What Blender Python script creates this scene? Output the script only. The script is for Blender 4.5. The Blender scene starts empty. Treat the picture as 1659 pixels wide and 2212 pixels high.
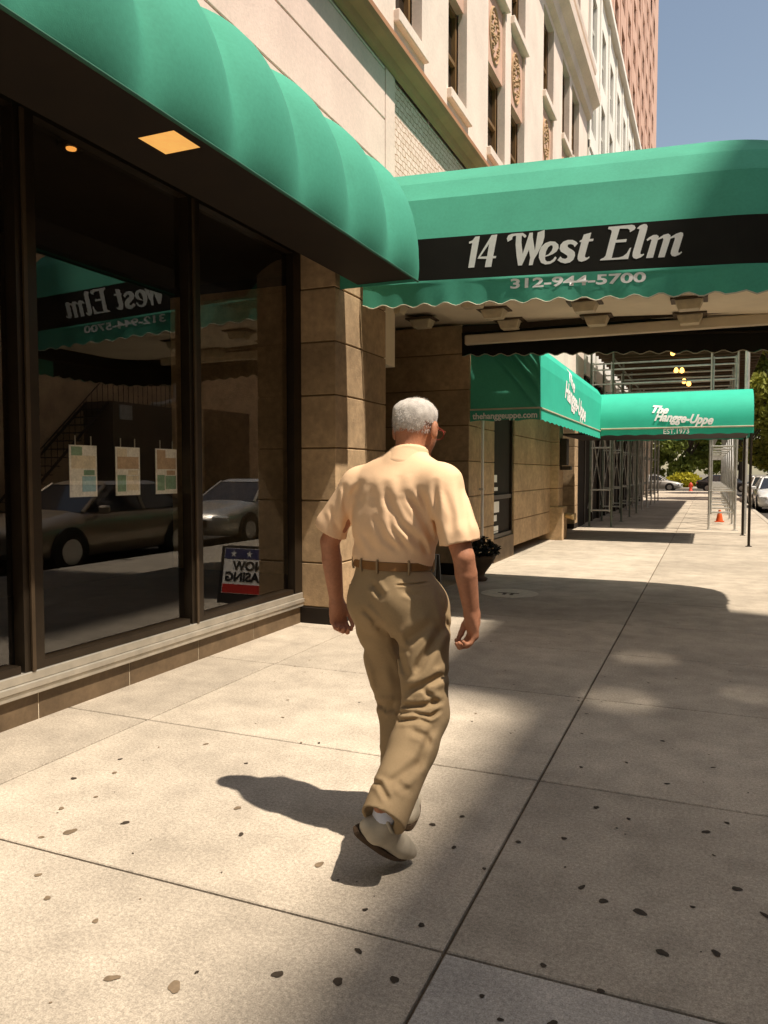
import bpy, bmesh, math, random
import numpy as np
from mathutils import Vector, Matrix
R = math.radians
C = bpy.context.scene.collection
random.seed(7); rng = np.random.default_rng(7)
sc = bpy.context.scene

# ------------------------------------------------------------------ camera, sky, sun, exposure
cd = bpy.data.cameras.new('camera'); cam = bpy.data.objects.new('camera', cd); C.objects.link(cam)
cam.location = (0, 0, 1.45); cam.rotation_euler = (R(90 - 2.9), 0, R(22.9))
cd.sensor_fit = 'VERTICAL'; cd.sensor_height = 36; cd.lens = 1657 / 2212 * 36
cd.clip_start = .05; cd.clip_end = 2000
sc.camera = cam
SUN = Vector((.48, -.10, 1)).normalized()          # towards the sun
w = bpy.data.worlds.new('World'); sc.world = w; w.use_nodes = True
nt = w.node_tree; bg = nt.nodes['Background']
sky = nt.nodes.new('ShaderNodeTexSky'); sky.sky_type = 'NISHITA'; sky.sun_disc = False
sky.sun_elevation = math.asin(SUN.z); sky.sun_rotation = math.atan2(SUN.x, SUN.y)
sky.dust_density = 1.0; sky.air_density = 1.05; sky.ozone_density = .3
nt.links.new(sky.outputs[0], bg.inputs[0]); bg.inputs[1].default_value = .125
sl = bpy.data.lights.new('sun', 'SUN'); sl.energy = 5.0; sl.angle = R(.8); sl.color = (.985, .98, 1)
so = bpy.data.objects.new('sun', sl); C.objects.link(so); so.rotation_euler = SUN.to_track_quat('Z', 'Y').to_euler()
vs = sc.view_settings; vs.view_transform = 'Standard'; vs.look = 'None'; vs.gamma = 1; vs.exposure = .33
vs.use_white_balance = True; vs.white_balance_temperature = 8050
sc.cycles.max_bounces = 8; sc.cycles.transparent_max_bounces = 12

# ------------------------------------------------------------------ materials
def M(name, col, rough=.75, var=.12, scale=6, bump=0, bscale=80, metal=0, spec=.3, var2=0, scale2=60, emit=None, trans=0, coat=0, island=0):
    m = bpy.data.materials.new(name); m.use_nodes = True
    n = m.node_tree.nodes; L = m.node_tree.links.new
    p = n['Principled BSDF']
    p.inputs['Roughness'].default_value = rough; p.inputs['Metallic'].default_value = metal
    p.inputs['Specular IOR Level'].default_value = spec
    if coat: p.inputs['Coat Weight'].default_value = coat; p.inputs['Coat Roughness'].default_value = .05
    tc = n.new('ShaderNodeTexCoord')
    def noise(s, det=4):
        t = n.new('ShaderNodeTexNoise'); t.inputs['Scale'].default_value = s; t.inputs['Detail'].default_value = det
        t.inputs['Roughness'].default_value = .6
        L(tc.outputs['Object'], t.inputs['Vector']); return t.outputs['Fac']
    def ramp(src, a, b, lo=.3, hi=.7):
        r = n.new('ShaderNodeMapRange'); L(src, r.inputs[0]); r.inputs[1].default_value = lo; r.inputs[2].default_value = hi
        r.inputs[3].default_value = a; r.inputs[4].default_value = b; return r.outputs[0]
    f = ramp(noise(scale), 1 - var, 1 + var)
    if var2:
        g = n.new('ShaderNodeMath'); g.operation = 'MULTIPLY'; L(f, g.inputs[0]); L(ramp(noise(scale2, 3), 1 - var2, 1 + var2), g.inputs[1]); f = g.outputs[0]
    if island:
        ge = n.new('ShaderNodeNewGeometry'); g2 = n.new('ShaderNodeMath'); g2.operation = 'MULTIPLY'; L(f, g2.inputs[0]); L(ramp(ge.outputs['Random Per Island'], 1 - island, 1 + island, 0, 1), g2.inputs[1]); f = g2.outputs[0]
    h = n.new('ShaderNodeVectorMath'); h.operation = 'SCALE'; h.inputs[0].default_value = col[:3]; L(f, h.inputs['Scale'])
    L(h.outputs[0], p.inputs['Base Color'])
    if bump:
        b = n.new('ShaderNodeBump'); b.inputs['Strength'].default_value = bump; b.inputs['Distance'].default_value = .01
        L(noise(bscale, 3), b.inputs['Height']); L(b.outputs[0], p.inputs['Normal'])
    if emit:
        p.inputs['Emission Color'].default_value = (*emit[:3], 1); p.inputs['Emission Strength'].default_value = emit[3]
    if trans:
        t = n.new('ShaderNodeBsdfTranslucent'); L(h.outputs[0], t.inputs['Color'])
        mx = n.new('ShaderNodeMixShader'); mx.inputs[0].default_value = trans
        L(p.outputs[0], mx.inputs[1]); L(t.outputs[0], mx.inputs[2]); L(mx.outputs[0], n['Material Output'].inputs['Surface'])
    m['col'] = h.name
    return m

def glass_mat(name, ior, tint):
    m = bpy.data.materials.new(name); m.use_nodes = True
    n = m.node_tree.nodes; L = m.node_tree.links.new; n.remove(n['Principled BSDF'])
    fr = n.new('ShaderNodeFresnel'); ge = n.new('ShaderNodeNewGeometry'); mr = n.new('ShaderNodeMapRange'); mr.inputs[3].default_value = ior; mr.inputs[4].default_value = 1 / ior; L(ge.outputs['Backfacing'], mr.inputs[0]); L(mr.outputs[0], fr.inputs[0])
    t = n.new('ShaderNodeBsdfTransparent'); t.inputs[0].default_value = (*tint, 1)
    g = n.new('ShaderNodeBsdfGlossy'); g.inputs['Roughness'].default_value = .004
    mx = n.new('ShaderNodeMixShader'); L(fr.outputs[0], mx.inputs[0]); L(t.outputs[0], mx.inputs[1]); L(g.outputs[0], mx.inputs[2])
    L(mx.outputs[0], n['Material Output'].inputs['Surface']); return m

stone_low = M('stone_cream_bounce_offset', (.84, .635, .56), .85, .10, 1.2, .25, 60, var2=.06, scale2=25)  # pinker copy of the cream stone, offsets green light bounced off the awning
stone = M('stone_cream', (.82, .69, .60), .85, .10, 1.2, .25, 60, var2=.06, scale2=25)
stone_tan = M('stone_tan', (.41, .28, .165), .8, .24, 2.4, .35, 60, var2=.16, scale2=14, island=.16)
stone_gap = M('joint_mortar', (.20, .13, .06), .9)
stone_led = M('stone_ledge_shaded', (.46, .22, .12), .85, .15, 1.5, .25, 50)  # brown holds the ledge's own shade and counters the green bounce
terra = M('terracotta', (.66, .42, .32), .8, .12, 3, .2, 60)
gilt = M('ochre_ornament', (.46, .30, .17), .7, .2, 12)
white_st = M('stone_white', (.78, .76, .70), .85, .08, .8, .15, 40)
pink_br = M('brick_pink', (.58, .37, .29), .85, .10, 1.5, .15, 40)
win_dark = M('window_dark', (.035, .025, .018), .12, .1, 2, spec=.5)
win_brown = M('window_brown', (.20, .115, .05), .5, .2, 4)
bead_m = M('bronze_bead', (.075, .05, .03), .4, .2, 5, metal=.3)
bronze = M('bronze_frame', (.035, .024, .015), .35, .2, 5, metal=.5, spec=.5)
steel_sill = M('aluminium_sill', (.50, .46, .39), .4, .15, 8, .1, 60, metal=.6)
plinth_m = M('plinth_tile', (.15, .10, .058), .6, .25, 5, .1, 50, island=.18, var2=.1, scale2=30)
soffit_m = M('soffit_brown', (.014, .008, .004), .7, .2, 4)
dark_int = M('interior_dark', (.018, .011, .006), .8, .3, 2)
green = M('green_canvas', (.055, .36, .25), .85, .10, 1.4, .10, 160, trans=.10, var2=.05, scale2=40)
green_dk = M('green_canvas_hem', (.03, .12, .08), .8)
green_lit = M('green_canvas_sunlit', (.008, .52, .36), .7, .05, 3, .05, 120, trans=.12)  # lighter copy for sunlit sides of the bar canvas; shaded sides take green
black_band = M('black_canvas', (.010, .009, .006), .85, .2, 4)
letter_p = M('lettering_white', (.90, .88, .86), .6, .03, 20)
letter_w = M('lettering_grey_white', (.84, .83, .80), .8, .05, 20)
piping_w = M('piping_pale', (.55, .50, .38), .7)
cream_sof = M('soffit_cream', (.84, .72, .54), .8, .08, 2, .05, 40)
fixt = M('fixture_diffuser', (.62, .52, .36), .5, .15, 10)
fix_dark = M('fixture_flange', (.09, .06, .035), .6)
metal_dk = M('dark_metal', (.04, .03, .022), .45, .2, 8, metal=.6)
galv = M('galvanised_pipe', (.55, .54, .50), .4, .18, 9, .1, 40, metal=.55)
green_fr = M('scaffold_painted_frame', (.16, .18, .14), .5, .25, 9, metal=.3)
plank = M('plank_wood', (.10, .062, .035), .8, .3, 3)
asphalt = M('asphalt', (.055, .048, .04), .9, .2, 1.5, .4, 120, var2=.2, scale2=150)
earth = M('ground_earth', (.16, .14, .11), .95, .2, .3)
kerb_m = M('kerb_stone', (.42, .37, .30), .85, .15, 3, .3, 60)
gum_m = M('gum_dark', (.050, .036, .024), .8, .3, 30)
gum_l = M('gum_sunlit', (.19, .135, .085), .8, .3, 30)  # paler gum for the sunlit side, sunlight put into the colour
groove_m = M('joint_dirt', (.10, .07, .042), .95, .3, 9)
brick_dk = M('brick_old', (.60, .41, .25), .9, .3, 1.2, .3, 30, var2=.15, scale2=18)
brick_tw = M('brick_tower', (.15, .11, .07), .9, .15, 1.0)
rubber = M('tyre_rubber', (.022, .02, .018), .8)
chrome = M('wheel_metal', (.45, .44, .42), .3, metal=.8)
car_glass = M('car_glass', (.02, .022, .025), .05, spec=.6)
car_silver = M('car_paint_silver', (.52, .49, .44), .3, .04, 3, metal=.4, coat=.8)
car_taupe = M('car_paint_taupe', (.34, .27, .20), .3, .04, 3, metal=.4, coat=.8)
car_white = M('car_paint_white', (.72, .72, .70), .3, .03, 3, coat=.8)
car_black = M('car_paint_black', (.02, .02, .02), .25, .03, 3, coat=.8)
lamp_glass = M('headlamp_glass', (.62, .62, .60), .15, .1, 20, spec=.6)
plate_m = M('plate_white', (.65, .65, .6), .6)
plas_dk = M('black_plastic', (.018, .016, .014), .6)
bark = M('bark', (.07, .05, .035), .95, .3, 12)
leaf_a = M('leaf_green', (.12, .15, .025), .7, .35, 1.3, trans=.3)
leaf_b = M('leaf_olive', (.21, .22, .035), .7, .35, 1.1, trans=.3)
leaf_y = M('leaf_yellow', (.38, .34, .03), .7, .3, 3, trans=.3)
leaf_d = M('leaf_dark', (.018, .018, .012), .7, .3, 8)
skin = M('skin', (.43, .185, .105), .55, .12, 18, .12, 130, var2=.08, scale2=90)
shirt_m = M('shirt_peach', (.86, .57, .355), .85, .03, 9, .10, 320, var2=.03, scale2=200)
pants_m = M('khaki_twill', (.325, .225, .125), .88, .06, 8, .12, 300, var2=.05, scale2=150)
belt_m = M('belt_tan', (.23, .105, .035), .5, .12, 25)
hair_m = M('hair_grey', (.54, .49, .44), .75, .14, 40, .3, 330, var2=.16, scale2=260)
sock_m = M('sock_white', (.72, .74, .82), .9, .05, 60, .2, 200)
shoe_m = M('suede_beige', (.50, .43, .33), .85, .12, 22, .1, 160)
sole_m = M('sole_brown', (.07, .042, .024), .8, .25, 22)
specs_m = M('spectacle_frame', (.25, .035, .02), .3)
sign_w = M('sign_white', (.86, .84, .80), .5, .03, 5)
sign_b = M('sign_navy', (.035, .045, .14), .5, .05, 5)
sign_r = M('sign_red', (.52, .035, .028), .5, .05, 5)
sign_k = M('sign_black', (.02, .018, .016), .5)
hyd_r = M('hydrant_red', (.55, .06, .035), .5, .15, 9)
cone_o = M('cone_orange', (.75, .12, .03), .6, .05, 9)
brass = M('brass_old', (.45, .32, .16), .4, .2, 14, metal=.6)
clay = M('planter_stone', (.12, .08, .05), .85, .2, 9, .2, 60)
warm_l = M('warm_lamp_panel', (.6, .4, .15), .6, .2, 9, emit=(1, .52, .16, .55))
warm_b = M('warm_bulb', (.8, .6, .3), .4, emit=(1, .50, .14, 3.5))
warm_s = M('warm_spot', (.8, .5, .2), .4, emit=(1, .45, .12, .8))
shop_glass = glass_mat('tinted_shop_glass', 2.05, (.93, .88, .80))
disc_m = M('cover_plate_pale', (.62, .55, .43), .8, .15, 14)

# pavement: speckled concrete with worn, stained patches, per slab tint in attribute
conc = bpy.data.materials.new('concrete'); conc.use_nodes = True
def _conc():
    n = conc.node_tree.nodes; L = conc.node_tree.links.new; p = n['Principled BSDF']
    p.inputs['Roughness'].default_value = .9; p.inputs['Specular IOR Level'].default_value = .2
    tc = n.new('ShaderNodeTexCoord')
    def noise(s, det, lo, hi, a, b, typ='n'):
        if typ == 'n':
            t = n.new('ShaderNodeTexNoise'); t.inputs['Detail'].default_value = det; t.inputs['Roughness'].default_value = .65; out = t.outputs['Fac']
        else:
            t = n.new('ShaderNodeTexVoronoi'); out = t.outputs['Distance']
        t.inputs['Scale'].default_value = s; L(tc.outputs['Object'], t.inputs['Vector'])
        r = n.new('ShaderNodeMapRange'); L(out, r.inputs[0])
        for i, v in zip((1, 2, 3, 4), (lo, hi, a, b)): r.inputs[i].default_value = v
        return r.outputs[0], out
    f = None
    for args in ((.9, 6, .3, .7, .80, 1.12), (.33, 4, .3, .7, .88, 1.10), (4, 6, .35, .7, .82, 1.10), (75, 3, .3, .7, .74, 1.22), (210, 2, .3, .7, .70, 1.26), (48, 1, .0, .16, .62, 1.0, 'v'), (17, 1, .0, .05, .55, 1.0, 'v')):
        o, raw = noise(*args)
        if f is None: f = o
        else:
            g = n.new('ShaderNodeMath'); g.operation = 'MULTIPLY'; L(f, g.inputs[0]); L(o, g.inputs[1]); f = g.outputs[0]
    at = n.new('ShaderNodeAttribute'); at.attribute_name = 'tint'
    h = n.new('ShaderNodeVectorMath'); h.operation = 'SCALE'; L(at.outputs['Color'], h.inputs[0]); L(f, h.inputs['Scale'])
    L(h.outputs[0], p.inputs['Base Color'])
    b = n.new('ShaderNodeBump'); b.inputs['Strength'].default_value = .35; b.inputs['Distance'].default_value = .004
    _, raw = noise(120, 4, 0, 1, 0, 1); L(raw, b.inputs['Height']); L(b.outputs[0], p.inputs['Normal'])
_conc()
# small pale bricks with shadowed joints
brick_pan = bpy.data.materials.new('cream_brick'); brick_pan.use_nodes = True
def _bp(m, c1, c2, mort, bw, rh, ax='yz'):
    n = m.node_tree.nodes; L = m.node_tree.links.new; p = n['Principled BSDF']; p.inputs['Roughness'].default_value = .9
    tc = n.new('ShaderNodeTexCoord'); sp = n.new('ShaderNodeSeparateXYZ'); cb = n.new('ShaderNodeCombineXYZ')
    L(tc.outputs['Object'], sp.inputs[0]); L(sp.outputs['Y'], cb.inputs['X']); L(sp.outputs['Z'], cb.inputs['Y'])
    b = n.new('ShaderNodeTexBrick'); nz = n.new('ShaderNodeTexNoise'); nz.inputs['Scale'].default_value = 9; nz.inputs['Detail'].default_value = 3; L(tc.outputs['Object'], nz.inputs['Vector'])
    ad = n.new('ShaderNodeVectorMath'); ad.operation = 'MULTIPLY_ADD'; L(nz.outputs['Color'], ad.inputs[0]); ad.inputs[1].default_value = (.05, .05, 0); L(cb.outputs[0], ad.inputs[2]); L(ad.outputs[0], b.inputs['Vector'])
    b.inputs['Color1'].default_value = (*c1, 1); b.inputs['Color2'].default_value = (*c2, 1); b.inputs['Mortar'].default_value = (*mort, 1)
    b.inputs['Scale'].default_value = 1; b.inputs['Brick Width'].default_value = bw; b.inputs['Row Height'].default_value = rh
    b.inputs['Mortar Size'].default_value = .0045; b.inputs['Mortar Smooth'].default_value = .2; b.inputs['Bias'].default_value = -.2
    L(b.outputs['Color'], p.inputs['Base Color'])
    bm = n.new('ShaderNodeBump'); bm.inputs['Strength'].default_value = 1; bm.inputs['Distance'].default_value = .012; bm.invert = True
    L(b.outputs['Fac'], bm.inputs['Height']); L(bm.outputs[0], p.inputs['Normal'])
_bp(brick_pan, (.88, .66, .58), (.76, .55, .46), (.44, .22, .11), .105, .066)

# ------------------------------------------------------------------ mesh helpers
class MB:
    def __init__(s): s.v = []; s.f = []
    def add(s, v, f):
        o = len(s.v); s.v += [tuple(map(float, q)) for q in v]; s.f += [tuple(i + o for i in q) for q in f]; return s
    def box(s, x0, x1, y0, y1, z0, z1):
        v = [(x, y, z) for z in (z0, z1) for y in (y0, y1) for x in (x0, x1)]
        return s.add(v, [(0, 2, 3, 1), (4, 5, 7, 6), (0, 1, 5, 4), (2, 6, 7, 3), (0, 4, 6, 2), (1, 3, 7, 5)])
    def obox(s, c, sx, sy, sz, mat=None):
        b = MB().box(-sx / 2, sx / 2, -sy / 2, sy / 2, -sz / 2, sz / 2); m = mat or Matrix()
        return s.add([Vector(c) + (m @ Vector(q)) for q in b.v], b.f)
    def tube(s, pts, r, n=8, caps=True):
        pts = [Vector(p) for p in pts]; rs = r if isinstance(r, (list, tuple)) else [r] * len(pts)
        rings = []; prev = None
        for i, p in enumerate(pts):
            t = (pts[min(i + 1, len(pts) - 1)] - pts[max(i - 1, 0)]).normalized()
            a = prev if prev is not None else (Vector((0, 0, 1)) if abs(t.z) < .9 else Vector((1, 0, 0)))
            u = t.cross(a).cross(t).normalized(); prev = u; vv = t.cross(u)
            rings.append([p + (u * math.cos(k * 2 * math.pi / n) + vv * math.sin(k * 2 * math.pi / n)) * rs[i] for k in range(n)])
        v = [q for g in rings for q in g]; f = []
        for i in range(len(pts) - 1):
            for k in range(n): f.append((i * n + k, i * n + (k + 1) % n, (i + 1) * n + (k + 1) % n, (i + 1) * n + k))
        if caps: f += [tuple(range(n))[::-1], tuple(range((len(pts) - 1) * n, len(pts) * n))]
        return s.add(v, f)
    def lathe(s, prof, c=(0, 0, 0), n=24):
        v = []; f = []
        for r, z in prof:
            for k in range(n): v.append((c[0] + r * math.cos(2 * math.pi * k / n), c[1] + r * math.sin(2 * math.pi * k / n), c[2] + z))
        for i in range(len(prof) - 1):
            for k in range(n): f.append((i * n + k, i * n + (k + 1) % n, (i + 1) * n + (k + 1) % n, (i + 1) * n + k))
        f += [tuple(range(n))[::-1], tuple(range((len(prof) - 1) * n, len(prof) * n))]
        return s.add(v, f)
    def grid(s, P, nu, nv, closed_u=False):
        f = []
        for i in range(nu - (0 if closed_u else 1)):
            for j in range(nv - 1):
                a = i * nv + j; b = ((i + 1) % nu) * nv + j; f.append((a, b, b + 1, a + 1))
        return s.add(P, f)
    def build(s, name, mat, parent=None, smooth=False, bevel=0, loc=None):
        me = bpy.data.meshes.new(name); me.from_pydata(s.v, [], s.f); me.validate()
        for m in (mat if isinstance(mat, list) else [mat]): me.materials.append(m)
        o = bpy.data.objects.new(name, me); C.objects.link(o)
        bm = bmesh.new(); bm.from_mesh(me); bmesh.ops.recalc_face_normals(bm, faces=bm.faces)
        if bevel: bmesh.ops.bevel(bm, geom=bm.edges[:], offset=bevel, segments=1, affect='EDGES')
        bm.to_mesh(me); bm.free()
        if smooth: me.polygons.foreach_set('use_smooth', [True] * len(me.polygons))
        if parent is not None:
            o.parent = parent; o.matrix_parent_inverse = Matrix.Translation(-Vector(parent.location)) if parent.type == 'EMPTY' else Matrix()
        return o

def tag(o, label=None, cat=None, group=None, kind=None):
    if label: o['label'] = label
    if cat: o['category'] = cat
    if group: o['group'] = group
    if kind: o['kind'] = kind
    return o
def thing(name, loc, label, cat, group=None):
    o = bpy.data.objects.new(name, None); C.objects.link(o); o.location = loc; o.empty_display_size = .2
    return tag(o, label, cat, group)
def adopt(o, parent):
    bpy.context.view_layer.update()
    o.parent = parent; o.matrix_parent_inverse = Matrix.Translation(-Vector(parent.location)) if parent.type == 'EMPTY' else Matrix(); return o
def copy_tree(root, loc, rz=0, label=None, mat=None):
    r = root.copy(); C.objects.link(r); r.location = loc; r.rotation_euler = (0, 0, rz)
    if label: r['label'] = label
    def rec(src, dst):
        for ch in list(src.children):
            c = ch.copy(); C.objects.link(c); c.parent = dst
            if mat and c.type == 'MESH' and c.data.materials and c.data.materials[0] in mat:
                c.data = c.data.copy(); c.data.materials[0] = mat[c.data.materials[0]]
            rec(ch, c)
    rec(root, r); return r
def text_mesh(body, size, mat, name, parent, mtx, align='LEFT', shear=0, offset=0, extrude=.002, sx=1, fit=None):
    cu = bpy.data.curves.new(name, 'FONT'); cu.body = body; cu.size = size; cu.align_x = align; cu.shear = shear
    cu.offset = offset; cu.extrude = extrude; cu.resolution_u = 4
    t = bpy.data.objects.new(name, cu); C.objects.link(t)
    dg = bpy.context.evaluated_depsgraph_get(); me = bpy.data.meshes.new_from_object(t.evaluated_get(dg))
    bpy.data.objects.remove(t); 
    if fit:
        xs_ = [v.co.x for v in me.vertices]; ys_ = [v.co.y for v in me.vertices]
        me.transform(Matrix.Translation((-min(xs_), 0, 0))); me.transform(Matrix.Diagonal((fit[0] / (max(xs_) - min(xs_)), fit[1] / (max(ys_) - min(ys_)), 1, 1)))
    else: me.transform(Matrix.Diagonal((sx, 1, 1, 1)))
    me.transform(mtx)
    me.materials.clear(); me.materials.append(mat); me.name = name
    o = bpy.data.objects.new(name, me); C.objects.link(o)
    if parent is not None: adopt(o, parent)
    return o
def poly_mesh(loops_list, mat, name, parent, mtx, extrude=.003):
    cu = bpy.data.curves.new(name, 'CURVE'); cu.dimensions = '2D'; cu.fill_mode = 'BOTH'; cu.extrude = extrude
    for lp in loops_list:
        s = cu.splines.new('POLY'); s.points.add(len(lp) - 1); s.use_cyclic_u = True
        for i, (a, b) in enumerate(lp): s.points[i].co = (a, b, 0, 1)
    t = bpy.data.objects.new(name, cu); C.objects.link(t)
    dg = bpy.context.evaluated_depsgraph_get(); me = bpy.data.meshes.new_from_object(t.evaluated_get(dg))
    bpy.data.objects.remove(t); me.transform(mtx); me.materials.clear(); me.materials.append(mat); me.name = name
    o = bpy.data.objects.new(name, me); C.objects.link(o)
    if parent is not None: adopt(o, parent)
    return o
# maps text (x right, y up) onto a plane: facing -Y (towards the camera), or facing +X (towards the street)
def face_neg_y(x, y, z): return Matrix(((1, 0, 0, x), (0, 0, -1, y), (0, 1, 0, z), (0, 0, 0, 1)))
def face_pos_x(x, y, z): return Matrix(((0, 0, 1, x), (1, 0, 0, y), (0, 1, 0, z), (0, 0, 0, 1)))

# ------------------------------------------------------------------ ground, pavement, road
FX = -3.24          # front plane of the stone pilasters
GX = -3.62          # plinth below the shop glass
g = MB().add([(-400, -300, -.22), (400, -300, -.22), (400, 900, -.22), (-400, 900, -.22)], [(0, 1, 2, 3)]).build('ground', earth); tag(g, kind='structure')
KX = 1.75
def pavement():
    xs = [-3.9, -3.02, -.71, 1.6]
    ys = [-12.05, -10.6, -9.2, -7.8, -6.35, -4.95, -3.5, -2.1, -.68, .73, 2.15, 3.56, 5.0, 6.33, 7.62, 9.0, 10.4] + [10.4 + 1.42 * k for k in range(1, 41)]
    vs_, fs, mi, tint = [], [], [], []
    gp = .006
    def slab(x0, x1, y0, y1, t):
        b = MB(); o = len(vs_); e = .004
        v = [(x0 + gp, y0 + gp, -.03), (x1 - gp, y0 + gp, -.03), (x1 - gp, y1 - gp, -.03), (x0 + gp, y1 - gp, -.03)]
        v += [(q[0], q[1], -e) for q in v]
        i = gp + e
        v += [(x0 + i, y0 + i, 0), (x1 - i, y0 + i, 0), (x1 - i, y1 - i, 0), (x0 + i, y1 - i, 0)]
        vs_.extend(v)
        for k in range(4):
            k2 = (k + 1) % 4; fs.append((o + k, o + k2, o + 4 + k2, o + 4 + k)); fs.append((o + 4 + k, o + 4 + k2, o + 8 + k2, o + 8 + k)); mi.extend([0, 0]); tint.extend([t, t])
        fs.append((o + 8, o + 9, o + 10, o + 11)); mi.append(0); tint.append(t)
    for i in range(len(xs) - 1):
        for j in range(len(ys) - 1):
            k = random.uniform(.87, 1.08); t = (.51 * k, .435 * k, .345 * k)
            if i == 2 and abs(ys[j + 1] - 2.15) < .01: t = (.50, .455, .40)
            slab(xs[i], xs[i + 1], ys[j], ys[j + 1], t)
    # recessed entrance floors
    slab(-6.2, -3.9, 7.4, 10.6, (.3, .25, .19)); slab(-5.2, -3.9, 17.0, 20.0, (.3, .25, .19))
    o = len(vs_); vs_.extend([(-6.3, -12.1, -.016), (1.6, -12.1, -.016), (1.6, 67.5, -.016), (-6.3, 67.5, -.016)]); fs.append((o, o + 1, o + 2, o + 3)); mi.append(1); tint.append((.2, .15, .1))
    # trodden gum: (pixel-measured ground spots) and a scatter of small ones
    def blob(x, y, r):
        o = len(vs_); n = 16; r *= .78; ex = random.uniform(.8, 1.35); a0 = random.uniform(0, 3.1)
        gmi = 2 if x > -1.25 or random.random() < .25 else 3; p1, p2, p3 = (random.uniform(0, 6.28) for _ in range(3)); ph = [1 + .14 * math.sin(2 * 6.283 * k / n + p1) + .10 * math.sin(3 * 6.283 * k / n + p2) + .06 * math.sin(5 * 6.283 * k / n + p3) for k in range(n)]
        for k in range(n):
            a = 2 * math.pi * k / n; u, v = math.cos(a) * ex * r * ph[k], math.sin(a) * r * ph[k] / ex
            vs_.append((x + u * math.cos(a0) - v * math.sin(a0), y + u * math.sin(a0) + v * math.cos(a0), .0025))
        vs_.append((x, y, .0035))
        for k in range(n): fs.append((o + k, o + (k + 1) % n, o + n)); mi.append(gmi); tint.append((.1, .1, .1))
    GUM = [(-0.945,1.90,.020),(-.80,1.97,.018),(-.30,2.62,.019),(-.18,2.60,.024),(-.38,2.68,.016),(-.02,2.70,.010),(-.10,2.40,.021),(.05,2.46,.018),(.12,2.88,.020),(.20,2.74,.017),
           (-.95,2.05,.015),(-1.12,1.86,.02),(-1.36,1.70,.028),(-1.55,1.66,.022),(-.82,2.25,.014),(-1.02,2.93,.017),(-.93,3.05,.014),(-.88,2.78,.013),(-1.30,2.46,.022),(-.66,2.92,.014),
           (-.50,3.02,.014),(-.42,3.36,.017),(-.28,3.30,.012),(.02,3.30,.019),(.1,3.42,.013),(-.15,3.75,.013),(-.35,3.95,.012),(-.55,3.8,.013),(.05,4.05,.012),(-.62,4.3,.010),(-.2,4.35,.014),
           (-2.35,2.30,.030),(-2.42,2.22,.014),(-2.2,2.45,.02),(-2.55,2.45,.016),(-2.75,2.72,.018),(-2.62,2.85,.016),(-2.72,3.0,.013),(-2.5,2.6,.012),(-2.2,2.0,.015),(-2.05,1.9,.016),(-1.8,1.86,.014),
           (-1.85,2.75,.02),(-1.7,2.55,.016),(-2.45,3.35,.016),(-2.1,3.2,.012),(-1.9,3.6,.012),(-2.3,3.9,.012),(.35,2.3,.015),(-.42,2.2,.012),(-.55,2.0,.010),(-.25,2.15,.013),(-.35,1.97,.016),(-.48,1.93,.01)]
    for q in GUM: blob(*q)
    for _ in range(230):
        blob(random.uniform(-3.0, 1.1), random.choice([random.uniform(1.4, 7), random.uniform(4, 16)]), random.choice([.004, .005, .006, .008, .011]))
    me = bpy.data.meshes.new('sidewalk'); me.from_pydata(vs_, [], fs)
    for m in (conc, groove_m, gum_m, gum_l): me.materials.append(m)
    me.polygons.foreach_set('material_index', mi)
    a = me.attributes.new('tint', 'FLOAT_COLOR', 'FACE')
    a.data.foreach_set('color', [c for t in tint for c in (*t, 1)])
    o = bpy.data.objects.new('sidewalk', me); C.objects.link(o); tag(o, kind='structure')
pavement()
k = MB()
y = -12.0
while y < 67.4:
    k.box(1.603, KX, y, min(y + 2.39, 67.5), -.2, .002); y += 2.4
tag(k.build('kerb', kerb_m, bevel=.008), kind='structure')
tag(MB().box(KX + .002, 9.4, -60, 160, -.3, -.14).build('road', asphalt), kind='structure')
tag(MB().box(-60, KX, 67.52, 80, -.3, -.142).build('cross_road', asphalt), kind='structure')
tag(MB().box(9.41, 12.6, -60, 160, -.3, 0).build('far_sidewalk', kerb_m), kind='structure')
tag(MB().box(-60, 1.3, 80.1, 160, -.3, -.01).build('park_path', kerb_m), kind='structure')

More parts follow.
